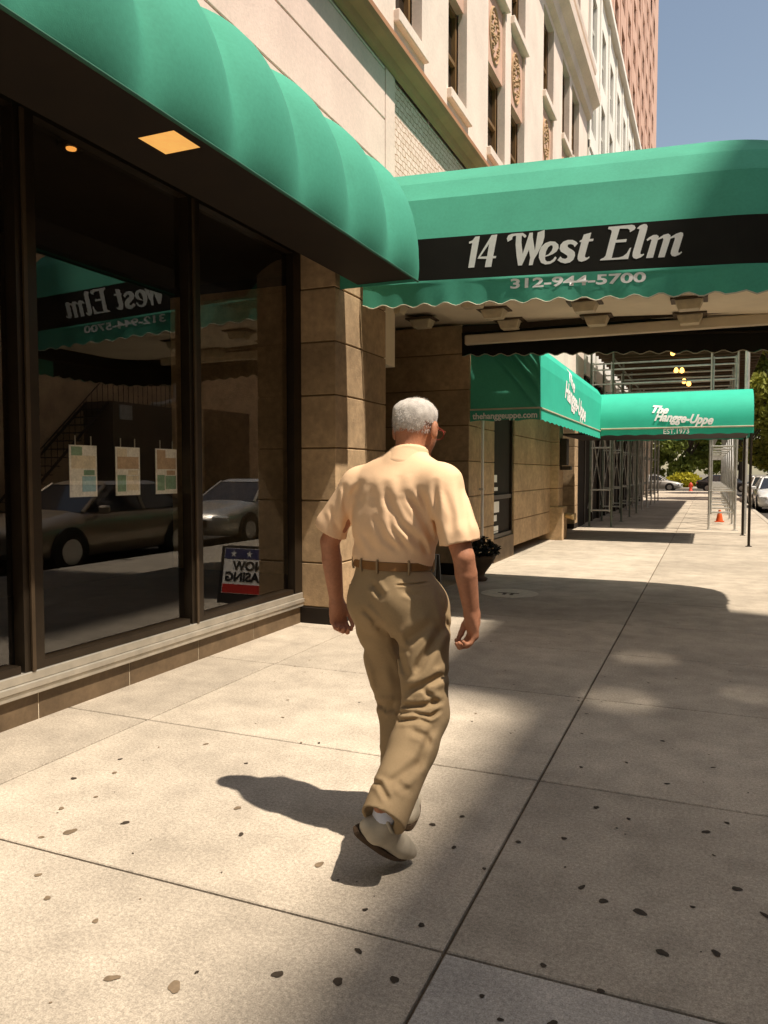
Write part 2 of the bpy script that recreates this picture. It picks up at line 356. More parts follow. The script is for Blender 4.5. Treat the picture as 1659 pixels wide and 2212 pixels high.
# ------------------------------------------------------------------ main stone building
bld = thing('stone_building', (-6, 5, 0), 'tall cream stone building with dark shop windows under a green awning', 'building')
def wall_holes(name, x, y0, y1, z0, z1, holes, mat, parent, depth=.13, sign=1):
    """front sheet with real openings and their reveals"""
    ys = sorted({y0, y1, *[h[0] for h in holes], *[h[1] for h in holes]}); zs = sorted({z0, z1, *[h[2] for h in holes], *[h[3] for h in holes]})
    b = MB()
    for i in range(len(ys) - 1):
        for j in range(len(zs) - 1):
            cy, cz = (ys[i] + ys[i + 1]) / 2, (zs[j] + zs[j + 1]) / 2
            if any(h[0] < cy < h[1] and h[2] < cz < h[3] for h in holes): continue
            b.add([(x, ys[i], zs[j]), (x, ys[i + 1], zs[j]), (x, ys[i + 1], zs[j + 1]), (x, ys[i], zs[j + 1])], [(0, 1, 2, 3)])
    for a, c, d, e in holes:
        xi = x - depth
        b.add([(x, a, d), (x, c, d), (x, c, e), (x, a, e), (xi, a, d), (xi, c, d), (xi, c, e), (xi, a, e)], [(0, 1, 5, 4), (1, 2, 6, 5), (2, 3, 7, 6), (3, 0, 4, 7)])
    # end faces and back so the wall is a real slab
    xb = x - .6
    b.add([(x, y0, z0), (xb, y0, z0), (xb, y0, z1), (x, y0, z1)], [(0, 1, 2, 3)]); b.add([(x, y1, z0), (xb, y1, z0), (xb, y1, z1), (x, y1, z1)], [(0, 1, 2, 3)])
    b.add([(x, y0, z1), (x, y1, z1), (xb, y1, z1), (xb, y0, z1)], [(0, 1, 2, 3)])
    b.add([(xb, y0, z0), (xb, y1, z0), (xb, y1, z1), (xb, y0, z1)], [(0, 1, 2, 3)])
    return b.build(name, mat, parent)
ZB = 5.81
st1 = [(7.99, 8.83), (9.83, 10.66), (11.78, 12.85), (13.25, 14.31), (15.97, 17.06), (18.13, 19.1), (19.45, 20.56)]
pairs_terra = [(11.78, 12.85), (13.25, 14.31), (15.97, 17.06), (18.13, 19.1), (19.45, 20.56)]
left = [(1.0, 1.9), (2.7, 3.6), (4.4, 5.3), (6.1, 7.0)]
H1 = (6.47, 7.88); H2 = (9.20, 10.92); H3 = (12.55, 14.3); H4 = (15.4, 17.1)
holes = [(a, b_, *h) for (a, b_) in left + st1 for h in (H1, H2, H3, H4)]
# terracotta spandrel bays are let into the wall as well
sp = [(a, b_, 7.88, 9.20) for a, b_ in pairs_terra] + [(9.83, 10.66, 7.88, 9.20)]
merged = []
for a, b_ in left + st1:
    if (a, b_, 7.88, 9.20) in sp: merged.append((a, b_, H1[0], H2[1]))
    else: merged += [(a, b_, *H1), (a, b_, *H2)]
    merged += [(a, b_, *H3), (a, b_, *H4)]
wall_holes('upper_wall', FX, -14, 21.95, ZB, 18.5, merged, stone, bld)
def window(y0, y1, z0, z1, x, parent, fm=win_brown, gm=win_dark, d=.17):
    b = MB(); xi = x - d
    e = .06
    b.box(xi - .06, xi + .03, y0 + .003, y0 + e, z0 + .003, z1 - .003); b.box(xi - .06, xi + .02, y1 - e, y1 - .003, z0 + .003, z1 - .003)
    b.box(xi - .058, xi + .018, y0 + e, y1 - e, z1 - e, z1 - .003); b.box(xi - .058, xi + .018, y0 + e, y1 - e, z0 + .003, z0 + .07)
    zm = (z0 + z1) / 2; b.box(xi - .055, xi + .015, y0 + e, y1 - e, zm - .03, zm + .03)
    f = b.build('window', fm, parent)
    MB().box(xi - .05, xi - .04, y0 + e, y1 - e, z0 + .07, z1 - e).build('pane', gm, f)
    return f
for a, b_ in left + st1:
    for h in (H1, H2, H3, H4): window(a, b_, *h, FX, bld)
    for h in (H1, H2, H3):
        s_ = MB().box(FX - .125, FX + .07, a - .05, b_ + .07, h[0] - .13, h[0] + .004).build('window_sill', stone, bld, bevel=.01)
for a, b_ in pairs_terra + [(9.83, 10.66)]:
    p = MB().box(FX - .30, FX - .05, a + .004, b_ - .004, 7.88, 9.02).build('spandrel_panel', terra, bld)
    o = MB(); cy, cz = (a + b_) / 2, 8.42
    ry, rz = (b_ - a) * .27, .42
    o.tube([(FX - .045, cy + ry * math.cos(t), cz + rz * math.sin(t)) for t in np.linspace(0, 2 * math.pi, 33)], .022, 6, False)
    for q in range(46):
        t = random.uniform(0, 6.28); rr = math.sqrt(random.random()) * .86
        c = (FX - .048, cy + ry * rr * math.cos(t), cz + rz * rr * math.sin(t)); s = random.uniform(.02, .045)
        o.lathe([(s * .2, -s), (s, -s * .2), (s * .9, s * .4), (s * .2, s)], c, 6)
    o.build('ornament', gilt, p)
# narrow stone mullion strips stay part of the wall; ledge between ground storey and first floor
led = MB()
led.add([(FX + q[0], y_, q[1]) for y_ in (-14, 21.95) for q in ((0, 5.76), (.05, 5.78), (.08, 5.83), (.17, 5.86), (.20, 5.90), (.20, 5.955), (.0, 6.0))],
        [tuple(range(7)), tuple(range(7, 14))] + [(i, (i + 1) % 7, 7 + (i + 1) % 7, 7 + i) for i in range(7)])
led.build('ledge', stone_led, bld)
belt = MB()
belt.add([(FX + q[0], y_, q[1]) for y_ in (-14, 21.95) for q in ((.002, 11.05), (.12, 11.1), (.16, 11.3), (.34, 11.42), (.36, 11.62), (.06, 11.75), (.06, 12.15), (.22, 12.25), (.24, 12.36), (.002, 12.46))],
         [tuple(range(10)), tuple(range(10, 20))] + [(i, (i + 1) % 10, 10 + (i + 1) % 10, 10 + i) for i in range(10)])
belt.build('belt_course', stone, bld)
# rusticated ground storey above the shop: courses with open joints
def courses(b, x0, x1, y0, y1, zs, gap=.012, inset=.015):
    for i in range(len(zs) - 1):
        b.box(x0, x1, y0, y1, zs[i] + gap / 2, zs[i + 1] - gap / 2)
def masonry(name, x0, x1, y0, y1, zs, mat, parent, inset=.015, gap=.014, bevel=.006, ends=True):
    b = MB(); courses(b, x0, x1, y0, y1, zs, gap)
    o = b.build(name, mat, parent, bevel=bevel)
    MB().box(x0 + (.001), x1 - inset, y0 + inset, y1 - inset, zs[0], zs[-1]).build('mortar_joint', stone_gap, o)
    return o
masonry('rusticated_wall', -3.9, FX, -14, 7.70, [3.70, 4.18, 4.69, 5.205, 5.72, 5.758], stone_low, bld)
MB().box(-3.9, FX, 7.72, 7.98, 3.60, 5.755).build('stone_border', stone_low, bld, bevel=.005)
MB().box(-3.9, FX - .03, 7.985, 16.9, 3.60, 5.755).build('brick_panel', brick_pan, bld)
MB().box(-3.9, FX, 16.9, 21.9, 3.0, 5.755).build('stone_lintel', stone, bld)
# pilaster beside the shop window, its far half, the piers of the entrance
PZ = [.16, .59, 1.19, 1.69, 2.19, 2.69, 3.19, 3.69]
masonry('pilaster', -3.75, FX, 6.50, 7.72, PZ, stone_tan, bld)
MB().box(-3.76, FX + .012, 6.49, 7.73, 0, .158).build('pilaster_base', soffit_m, bld, bevel=.006)
MB().box(-6.0, -3.752, 7.60, 7.72, 0, 3.55).build('entrance_side_wall', stone_tan, bld)
PZ3 = [.16, .62, 1.12, 1.62, 2.12, 2.62, 3.12, 3.52]
masonry('entrance_pier', -6.0, -3.10, 10.40, 10.92, PZ3, stone_tan, bld)
MB().box(-6.0, -3.09, 10.39, 10.93, 0, .158).build('pier_base', soffit_m, bld, bevel=.006)
MB().box(-3.95, -3.55, 7.725, 8.75, 2.74, 3.55).build('entrance_header', cream_sof, bld, bevel=.006)
d = MB().box(-5.95, -5.85, 7.73, 10.36, 0, 3.55).build('entrance_door', bronze, bld)
MB().box(-5.845, -5.835, 7.95, 8.95, .25, 2.4).box(-5.845, -5.835, 9.15, 10.15, .25, 2.4).build('door_glass', win_dark, d)
# shopfront wall of the bar, with its window, the pilaster and the recessed doorway
masonry('bar_wall', -3.7, -3.15, 10.935, 11.98, PZ3[:-1] + [3.1], stone_tan, bld)
masonry('bar_wall', -3.7, -3.15, 13.36, 16.72, PZ3[:-1] + [3.1], stone_tan, bld)
MB().box(-3.7, -3.15, 11.985, 13.355, .0, .38).build('window_apron', plinth_m, bld)
MB().box(-3.7, -3.15, 11.985, 13.355, 2.55, 3.1).build('window_header', stone_tan, bld)
wn = MB().box(-3.25, -3.18, 11.985, 12.05, .38, 2.55).box(-3.25, -3.18, 13.29, 13.355, .38, 2.55).box(-3.25, -3.18, 12.05, 13.29, .38, .45).box(-3.25, -3.18, 12.05, 13.29, 2.48, 2.55).box(-3.245, -3.185, 12.05, 13.29, 1.02, 1.09).build('bar_window', bronze, bld)
MB().box(-3.23, -3.22, 12.05, 13.29, .45, 1.02).box(-3.23, -3.22, 12.05, 13.29, 1.09, 2.48).build('pane', dark_int, wn)
masonry('doorway_pilaster', -3.7, -2.98, 16.73, 17.28, PZ3[:-1] + [3.1], stone_tan, bld)
MB().box(-3.7, -2.88, 16.70, 17.31, 0, .72).build('pilaster_base', stone_tan, bld, bevel=.01)
MB().box(-5.1, -4.9, 17.3, 19.75, 0, 3.0).build('doorway_back', dark_int, bld)
masonry('doorway_pier', -5.0, -3.12, 19.76, 20.3, PZ3[:-1] + [3.0], stone_tan, bld)
MB().box(-3.9, -3.2, 20.31, 21.9, 0, 3.0).build('dark_shopfront', dark_int, bld)
MB().box(-14, -6.05, -14, 21.9, 0, 18.4).build('building_core', dark_int, bld)
MB().box(-6.04, -3.2, 7.7, 20.2, 3.56, 3.568).build('entrance_ceiling', cream_sof, bld)

# ------------------------------------------------------------------ shop window
fr = MB(); ys_m = [-6.0, -3.6, -1.2, .35, 1.75, 3.28, 4.84, 6.42]
for y_ in ys_m:
    fr.box(GX - .065, GX + .015, y_ - .06, y_ + .085, .30, 3.56)
for a, b_ in zip(ys_m[:-1], ys_m[1:]):
    fr.box(GX - .065, GX + .012, a + .086, b_ - .061, 3.50, 3.56)
    fr.box(GX - .085, GX + .012, a + .076, b_ - .086, .30, .345)
shopw = fr.build('shop_window', bronze, bld)
for a, b_ in zip(ys_m[:-1], ys_m[1:]):
    MB().add([(GX - .048, a + .076, .346), (GX - .048, b_ - .086, .346), (GX - .048, b_ - .086, 3.499), (GX - .048, a + .076, 3.499)], [(0, 1, 2, 3)]).build('pane', shop_glass, shopw)
# pale corner beads catch the sun near the sill
MB().box(GX + .021, GX + .034, ys_m[5] - .02, ys_m[5] + .005, .30, 3.5).box(GX + .021, GX + .034, ys_m[6] - .02, ys_m[6] + .005, .30, 3.5).build('glazing_bead', bead_m, shopw)
si = MB(); si.box(GX - .11, GX + .028, -13, 6.49, .245, .298); si.box(GX - .11, GX + .045, -13, 6.49, .205, .244); si.box(GX - .11, GX + .034, -13, 6.49, .165, .204)
si.build('window_ledge', steel_sill, bld, bevel=.004)
pl = MB()
yy = [-13 + .0, -10, -7, -4, -1, .2, .95, 1.72, 2.5, 3.325, 4.10, 4.872, 5.66, 6.485]
for a, b_ in zip(yy[:-1], yy[1:]): pl.box(GX - .2, GX, a + .004, b_ - .004, 0, .163)
plo = pl.build('plinth', plinth_m, bld)
MB().box(GX - .19, GX - .004, -13, 6.48, .0, .16).build('tile_joint', cream_sof, plo)
it = MB()
it.add([(-6.0, -13, .3), (-3.74, -13, .3), (-3.74, 7.58, .3), (-6.0, 7.58, .3)], [(0, 1, 2, 3)])
it.add([(-6.0, -13, 3.66), (-3.74, -13, 3.66), (-3.74, 7.58, 3.66), (-6.0, 7.58, 3.66)], [(0, 1, 2, 3)])
it.add([(-6.0, -13, .3), (-6.0, 7.58, .3), (-6.0, 7.58, 3.66), (-6.0, -13, 3.66)], [(0, 1, 2, 3)])
it.build('shop_interior', dark_int, bld)
# head of the shopfront and the dark soffit below the awning
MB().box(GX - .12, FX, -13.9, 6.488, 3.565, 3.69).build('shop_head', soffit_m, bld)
# downlight glowing inside
dl = thing('ceiling_downlight', (-3.95, 4.0, 3.645), 'small warm downlight glowing on the ceiling behind the shop glass', 'lamp')
MB().lathe([(.035, -.035), (.032, -.045), (.015, -.05)], (-3.95, 4.0, 3.645), 12).build('bulb', warm_s, dl)
MB().lathe([(.09, -.001), (.085, -.03), (.06, -.036), (.058, -.03)], (-3.95, 4.0, 3.645), 14).build('trim_ring', soffit_m, dl)
# posters hung behind the glass
def poster(y0, y1, label, pal, seed):
    y0 *= 1.0235; y1 *= 1.0235; z0, z1 = 1.297, 1.629; x = GX - .085
    t = thing('window_poster', (x, (y0 + y1) / 2, z0), label, 'poster', 'listing posters hanging in the shop window')
    MB().box(x - .004, x, y0, y1, z0, z1).build('sheet', pal[0], t)
    cells = [(.06, .94, .55, .80, pal[1]), (.06, .45, .80, .97, pal[2]), (.06, .40, .08, .42, pal[3]), (.44, .94, .10, .40, pal[4]), (.5, .9, .42, .52, pal[2])]
    for (u0, u1, v0, v1, m) in cells:
        MB().box(x + .001, x + .002, y0 + (y1 - y0) * u0, y0 + (y1 - y0) * u1, z0 + (z1 - z0) * v0, z0 + (z1 - z0) * v1).build('picture', m, t)
    MB().tube([(x, y0 + .05, z1), (x, y0 + .05, z1 + .06)], .004, 5).tube([(x, y1 - .05, z1), (x, y1 - .05, z1 + .06)], .004, 5).build('hanging_clip', galv, t)
E_ = .18
def PM(n_, c): return M(n_, c, .7, .14, 22, var2=.12, scale2=70)
pa, pb, pc, pd, pe = PM('print_cream', (.90, .94, .93)), PM('print_tan', (.58, .44, .32)), PM('print_green', (.24, .44, .33)), PM('print_sand', (.82, .78, .66)), PM('print_aqua', (.36, .64, .76))
poster(3.60, 3.83, 'window poster nearest the camera with cream and blue pictures', [pa, pd, pc, pa, pe], 1)
poster(4.00, 4.235, 'middle window poster with tan picture above a green one', [pa, pb, pd, pc, pd], 2)
poster(4.40, 4.635, 'window poster next to the wide bronze mullion with orange brown pictures', [pa, pb, pb, pc, pc], 3)

# ------------------------------------------------------------------ bubble awning over the shop
aw = thing('shop_awning', (FX, 2, 3.12), 'long sunlit green awning of puffed bays over the shop windows', 'awning')
AX, AZ, ATZ, AE = -2.455, 3.182, 4.22, 6.60
def awning():
    bay = .735; y1 = AE; y0 = AE - bay * 24
    ny = 24 * 14 + 1; na = 22
    P = []
    for i in range(ny):
        y_ = y0 + (y1 - y0) * i / (ny - 1); ph = ((y_ - 3.69) / bay) % 1
        bulge = abs(math.sin(math.pi * ph)) ** .42
        for j in range(na):
            a = j / (na - 1)
            ang = a * math.pi / 2
            # quarter super-ellipse: vertical at the front edge, level where it meets the wall
            cx = max(0, math.cos(ang)) ** 1.22; sz = max(0, math.sin(ang)) ** 1.15
            k = bulge * .225 * max(0, math.sin(math.pi * a ** 1.1)) 
            dx, dz = math.cos(ang), math.sin(ang)
            P.append((FX + (AX - FX) * cx + dx * k, y_, AZ + (ATZ - AZ) * sz + dz * k * .9))
    return MB().grid(P, ny, na)
awning().build('canvas_cover', green, aw, smooth=True)
# flat end of the awning, front hem, frame bar and soffit
en = MB(); pr = []
for j in range(22):
    ang = j / 21 * math.pi / 2; pr.append((FX + (AX - FX) * max(0, math.cos(ang)) ** 1.22 + .15 * math.cos(ang) * math.sin(2 * ang) ** 2, AE + .001, AZ + (ATZ - AZ) * max(0, math.sin(ang)) ** 1.15 + .15 * math.sin(ang) * math.sin(2 * ang) ** 2))
en.add(pr + [(FX, AE + .001, AZ)], [tuple(range(23))]); en.build('end_panel', green, aw)
MB().tube([(AX, -9, AZ), (AX, AE, AZ)], .010, 8).build('hem_bar', green_dk, aw)
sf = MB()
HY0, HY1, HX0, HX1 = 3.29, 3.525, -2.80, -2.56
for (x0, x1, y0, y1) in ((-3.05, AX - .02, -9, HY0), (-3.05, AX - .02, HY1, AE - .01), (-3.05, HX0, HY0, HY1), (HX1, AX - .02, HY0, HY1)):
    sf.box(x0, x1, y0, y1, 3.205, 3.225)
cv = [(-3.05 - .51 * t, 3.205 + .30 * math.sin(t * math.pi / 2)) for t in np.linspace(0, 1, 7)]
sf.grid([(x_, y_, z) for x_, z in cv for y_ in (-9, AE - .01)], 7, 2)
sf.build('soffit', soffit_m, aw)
MB().box(HX0 + .004, HX1 - .004, HY0 + .004, HY1 - .004, 3.209, 3.22).build('light_panel', warm_l, aw)

# ------------------------------------------------------------------ entrance canopy
cn = thing('entrance_canopy', (-1, 8.3, 3), 'big dark green entrance canopy lettered 14 West Elm across the pavement', 'canopy')
CY0, CY1, CXE, CR, CR2 = 7.05, 10.38, 1.6, 1.5, .8
def zs_(x): return -.045 * (x + 3.24)
def plan_path(step=.04):
    pts = []
    xa, xb = CXE - CR, CXE - CR2
    L = int((xa + 3.2) / step); L2 = int((xb + 3.2) / step)
    for i in range(L + 1): pts.append((-3.2 + (xa + 3.2) * i / L, CY0))
    n = 30
    for i in range(1, n + 1):
        a = -math.pi / 2 + math.pi / 2 * i / n; pts.append((xa + CR * math.cos(a), CY0 + CR + CR * math.sin(a)))
    for i in range(1, 20): pts.append((CXE, CY0 + CR + (CY1 - CY0 - CR - CR2) * i / 20))
    for i in range(0, n + 1):
        a = math.pi / 2 * i / n; pts.append((xb + CR2 * math.cos(a), CY1 - CR2 + CR2 * math.sin(a)))
    for i in range(1, L2 + 1): pts.append((xb - (xb + 3.2) * i / L2, CY1))
    s = [0]
    for p, q in zip(pts[:-1], pts[1:]): s.append(s[-1] + math.hypot(q[0] - p[0], q[1] - p[1]))
    return pts, s
PP, SS = plan_path()
def canopy_pt(p, t, z):
    sx = min(p[0], -.05); sy = (CY0 + CY1) / 2
    return (p[0] + (sx - p[0]) * t, p[1] + (sy - p[1]) * t, z + zs_(p[0]))
roof = MB(); prof = [(0, 3.725), (.07, 4.138), (.18, 4.364), (.36, 4.573), (.64, 4.73), (1, 4.79)]
roof.grid([canopy_pt(p, t, z) for p in PP for (t, z) in prof], len(PP), len(prof)); roof.build('roof_cover', green, cn, smooth=False)
bd = MB(); bd.grid([(*canopy_pt(p, 0, 3.53)[:2], z + zs_(p[0])) for p in PP for z in (3.325, 3.518, 3.726)], len(PP), 3); bd.build('name_band', black_band, cn)
# valance: hangs a little loose, scalloped hem
va = MB(); hem = []
P = []; nz = 26
for p, s in zip(PP, SS):
    zl = 3.095 + .018 * math.cos(2 * math.pi * s / .215)
    for j in range(nz):
        t = j / (nz - 1); z = 3.328 + (zl - 3.328) * t
        o = .012 * math.sin(s * 7 + 1.3) * t + .006 * math.sin(s * 23) * t + .010 * math.exp(-((t - .10) / .07) ** 2) * (1 + math.sin(s * 5)) * .5
        nx, ny = (p[0] - min(p[0], -.05)), (p[1] - (CY0 + CY1) / 2); l = math.hypot(nx, ny)
        P.append((p[0] + nx / l * (.008 + o), p[1] + ny / l * (.008 + o), z + zs_(p[0])))
    hem.append(P[-1])
def val_off(s, t): return .008 + .012 * math.sin(s * 7 + 1.3) * t + .006 * math.sin(s * 23) * t + .010 * math.exp(-((t - .10) / .07) ** 2) * (1 + math.sin(s * 5)) * .5
va.grid(P, len(PP), nz); va.build('scalloped_valance', green, cn, smooth=True)
MB().tube(hem, .006, 6).build('hem_piping', piping_w, cn)
ln = []; far = [(p, q) for p, q in zip(PP, hem) if p[1] > 8.6]
for p, q in far:
    c_ = canopy_pt(p, .02, 3.40); e_ = canopy_pt(p, .008, 3.3); ln += [c_, (e_[0], e_[1], e_[2]), (e_[0], e_[1], q[2] + .004)]
MB().grid(ln, len(far), 3).build('valance_shade_sheet', black_band, cn)  # added black sheet, stands in for the shade inside the far valance
cs = MB()
ins = [(canopy_pt(p, .06, 3.50)) for p in PP]
cs.add(ins + [(q[0], q[1], q[2] + .02) for q in ins], [tuple(range(len(ins))), tuple(range(len(ins), 2 * len(ins)))])
cs.build('ceiling_panel', cream_sof, cn)
MB().box(-3.1, .9, CY1 - .22, CY1 - .13, 3.20, 3.33).build('ceiling_lip', cream_sof, cn, bevel=.012)
MB().box(-3.1, 1.0, CY1 - .33, CY1 - .322, 3.345, 3.42).build('ceiling_gap', metal_dk, cn)

br_ = MB()
for p, q in zip(PP[:-1:4], PP[4::4]): br_.tube([canopy_pt(p, .012, 3.325), canopy_pt(q, .012, 3.325)], .016, 6)
br_.build('frame_rail', metal_dk, cn)
for (x_, y_) in ((-3.40, 8.35), (-3.38, 9.25), (-2.40, 8.15), (-2.33, 8.80), (-2.31, 9.50), (-1.27, 8.60), (-1.25, 9.42), (-.22, 8.68), (-.23, 9.50), (-1.3, 7.6), (-.25, 7.6)):
    x_ *= 1.055; y_ *= 1.055; zc = 3.498 + zs_(x_)
    f_ = MB().box(x_ - .19, x_ + .19, y_ - .15, y_ + .15, zc - .022, zc - .004).build('light_fixture', fix_dark, cn)
    a, b_ = .145, .105
    MB().add([(x_ + sx * a, y_ + sy * a * .8, zc - .022) for sx, sy in ((-1, -1), (1, -1), (1, 1), (-1, 1))] + [(x_ + sx * b_, y_ + sy * b_ * .8, zc - .125) for sx, sy in ((-1, -1), (1, -1), (1, 1), (-1, 1))],
             [(0, 1, 2, 3), (4, 5, 6, 7), (0, 1, 5, 4), (1, 2, 6, 5), (2, 3, 7, 6), (3, 0, 4, 7)]).build('diffuser', fixt, f_, bevel=.006)
# lettering, outlines measured on the band
PXM = [
 ('a', [[(116,318),(118,290),(165,272),(207,218),(268,212),(190,656),(104,662),(162,310)]]),
 ('a', [[(236,532),(252,500),(438,195),(516,188),(458,495),(502,493),(496,524),(452,528),(432,648),(340,652),(362,534)], [(275,504),(372,498),(402,322)]]),
 ('a', [[(665,292),(653,245),(675,200),(720,180),(790,172),(880,165),(925,195),(932,212),(910,238),(880,208),(866,202),(860,300),(878,465),(975,165),(1022,160),(1022,230),(1052,415),(1092,160),(1190,122),(1188,220),(1165,310),(1090,460),(1040,540),(1020,622),(965,626),(985,520),(968,405),(868,626),(812,630),(790,480),(778,330),(785,205),(745,212),(728,238),(732,255)]]),
 ('a', [[(1362,520),(1330,570),(1270,605),(1200,615),(1140,590),(1108,520),(1112,440),(1140,365),(1200,310),(1270,285),(1340,290),(1385,330),(1390,380),(1360,430),(1310,465),(1250,490),(1195,505),(1200,550),(1225,572),(1270,568),(1310,540),(1340,500)], [(1200,490),(1245,470),(1290,420),(1308,370),(1300,342),(1275,342),(1240,370),(1210,430)]]),
 ('a', [[(1372,552),(1415,500),(1440,525),(1480,535),(1512,520),(1515,490),(1470,460),(1420,430),(1403,390),(1415,335),(1455,290),(1520,265),(1590,265),(1640,290),(1662,315),(1618,368),(1600,335),(1560,322),(1525,330),(1515,355),(1530,375),(1590,410),(1620,440),(1622,490),(1600,545),(1550,585),(1480,600),(1420,585)]]),
 ('b', [[(190,362),(197,345),(225,330),(250,262),(350,236),(330,322),(382,318),(374,350),(318,356),(265,545),(268,570),(295,575),(325,555),(325,578),(280,610),(220,630),(180,620),(165,590),(170,540),(215,365)]]),
 ('b', [[(466,612),(480,592),(520,575),(545,545),(628,225),(620,200),(595,192),(578,188),(585,158),(900,130),(935,140),(950,170),(935,195),(872,232),(870,200),(845,182),(735,182),(690,335),(830,322),(822,362),(678,372),(625,580),(720,572),(780,555),(830,515),(870,445),(890,438),(848,592)]]),
 ('b', [[(968,178),(1010,140),(1060,120),(1095,122),(1112,150),(1100,210),(1015,500),(1015,525),(1035,530),(1060,520),(1064,535),(1020,570),(960,592),(920,580),(906,550),(912,500),(1000,205),(1000,185),(978,186)]]),
 ('b', [[(1108,350),(1098,330),(1130,300),(1190,268),(1235,265),(1262,285),(1258,310),(1330,265),(1390,250),(1420,270),(1422,295),(1500,250),(1560,230),(1590,240),(1592,270),(1525,490),(1530,510),(1550,505),(1568,488),(1576,505),(1540,535),(1480,558),(1440,550),(1422,520),(1428,480),(1480,320),(1475,300),(1420,318),(1340,568),(1252,572),(1325,330),(1318,308),(1250,335),(1185,575),(1090,580),(1165,335),(1150,325)]])]
def px_to_band(k, x, y):
    if k == 'a': X_, Y_ = 1500 + .22905 * x, 720 + .22905 * y
    else: X_, Y_ = 1840 + .24111 * x, 700 + .24111 * y
    dx, dy = X_ / 1.50693, Y_ / 1.50693
    ya, pi_ = R(22.9), R(2.9)
    fw = Vector((-math.sin(ya) * math.cos(pi_), math.cos(ya) * math.cos(pi_), -math.sin(pi_))); rt = Vector((math.cos(ya), math.sin(ya), 0)); up = rt.cross(fw)
    d_ = fw + rt * (dx - 829.5) / 1657 - up * (dy - 1106) / 1657
    t = (CY0 - .004) / d_.y
    return (d_.x * t, 1.45 + d_.z * t)
for k_, loops in PXM:
    poly_mesh([[px_to_band(k_, *q) for q in lp] for lp in loops], letter_w, 'letter', cn, face_neg_y(0, CY0 - .0012, 0), .0006)
mt = face_neg_y(-1.713, CY0, 3.148) @ Matrix.Rotation(math.atan(-.045), 4, 'Z')
ph = text_mesh('312-944-5700', .152, letter_p, 'phone_number', cn, mt, offset=.0045, extrude=0, fit=(1.185, .089))
for v in ph.data.vertices:                       # lies on the wavy cloth
    z0 = 3.328 + zs_(v.co.x); v.co.y = CY0 - val_off(v.co.x + 3.2, (z0 - v.co.z) / .233) - .005

# ------------------------------------------------------------------ second awning and canopy (bar next door)
bw = thing('bar_awning', (-2.6, 13.5, 2.2), 'bright green corner awning of the bar with its draped near end and pavement canopy', 'awning')
BX, BY0, BY1, BZ = -2.12, 10.45, 16.75, 2.16
bp = MB(); P = []
pf = [(0, 2.33), (0, 2.9), (-.03, 3.1), (-.12, 3.24), (-.3, 3.36), (-.6, 3.46), (-1.0, 3.52)]
for y_ in np.linspace(BY0, BY1 + .4, 30):
    for dx, z in pf: P.append((BX + dx, y_, z))
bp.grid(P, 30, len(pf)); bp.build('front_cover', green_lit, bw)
# near end: loosely draped cloth with diagonal folds
P = []; nu, nv = 60, 40
for i in range(nu):
    u = i / (nu - 1)
    for j in range(nv):
        v = j / (nv - 1); zt = 3.30 + .15 * (1 - u)
        fold = sum(a * math.exp(-((v - (c - 1.1 * max(0, u - .1) ** 1.2)) / w_) ** 2) for a, c, w_ in ((.05, .95, .05), (.06, 1.25, .06), (.045, 1.5, .05), (-.05, 1.12, .05), (-.04, 1.38, .05)))
        P.append((-3.12 + u * (BX + 3.12), BY0 + .01 + .07 * math.sin(math.pi * v) ** 2 * math.sin(math.pi * u) - fold * max(0, math.sin(math.pi * u)) ** .5, 2.33 + v * (zt - 2.33)))
MB().grid(P, nu, nv).build('draped_end', green, bw, smooth=True)
# valances
def flat_val(name, pts, z0, z1, mat, wav=.02):
    P = []; s = 0
    for i, p in enumerate(pts):
        if i: s += math.dist(p, pts[i - 1])
        for t in (0, .5, 1): P.append((p[0], p[1], z0 + (z1 + wav * abs(math.sin(s * 9)) - z0) * t))
    return MB().grid(P, len(pts), 3).build(name, mat, bw)
flat_val('end_valance', [(-3.12 + (BX + 3.12) * i / 30, BY0 - .006) for i in range(31)], 2.33, 2.165, green)
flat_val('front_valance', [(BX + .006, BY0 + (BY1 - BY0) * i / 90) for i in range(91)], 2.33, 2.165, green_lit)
MB().tube([(-3.12, BY0 - .012, 2.335), (BX, BY0 - .012, 2.335)], .012, 6).tube([(BX + .012, BY0, 2.335), (BX + .012, BY1, 2.335)], .012, 6).build('hem_piping', piping_w, bw)
text_mesh('thehanggeuppe.com', .118, letter_p, 'web_address', bw, face_neg_y(BX - .03, BY0 - .013, 2.205), align='RIGHT', offset=.003, extrude=.001, sx=.96)
l1 = text_mesh('The', .34, letter_p, 'bar_lettering', bw, face_pos_x(BX + .008, 12.75, 2.98) @ Matrix.Rotation(R(-20), 4, 'Z'), shear=.35, offset=.012, extrude=0)
l2 = text_mesh('Hangge-Uppe', .40, letter_p, 'bar_lettering', bw, face_pos_x(BX + .008, 12.35, 2.66) @ Matrix.Rotation(R(-7), 4, 'Z'), shear=.35, offset=.014, extrude=0)
for o in (l1, l2):
    for v in o.data.vertices: v.co.x = BX + .008 + float(np.interp(v.co.z, [q[1] for q in pf], [q[0] for q in pf]))
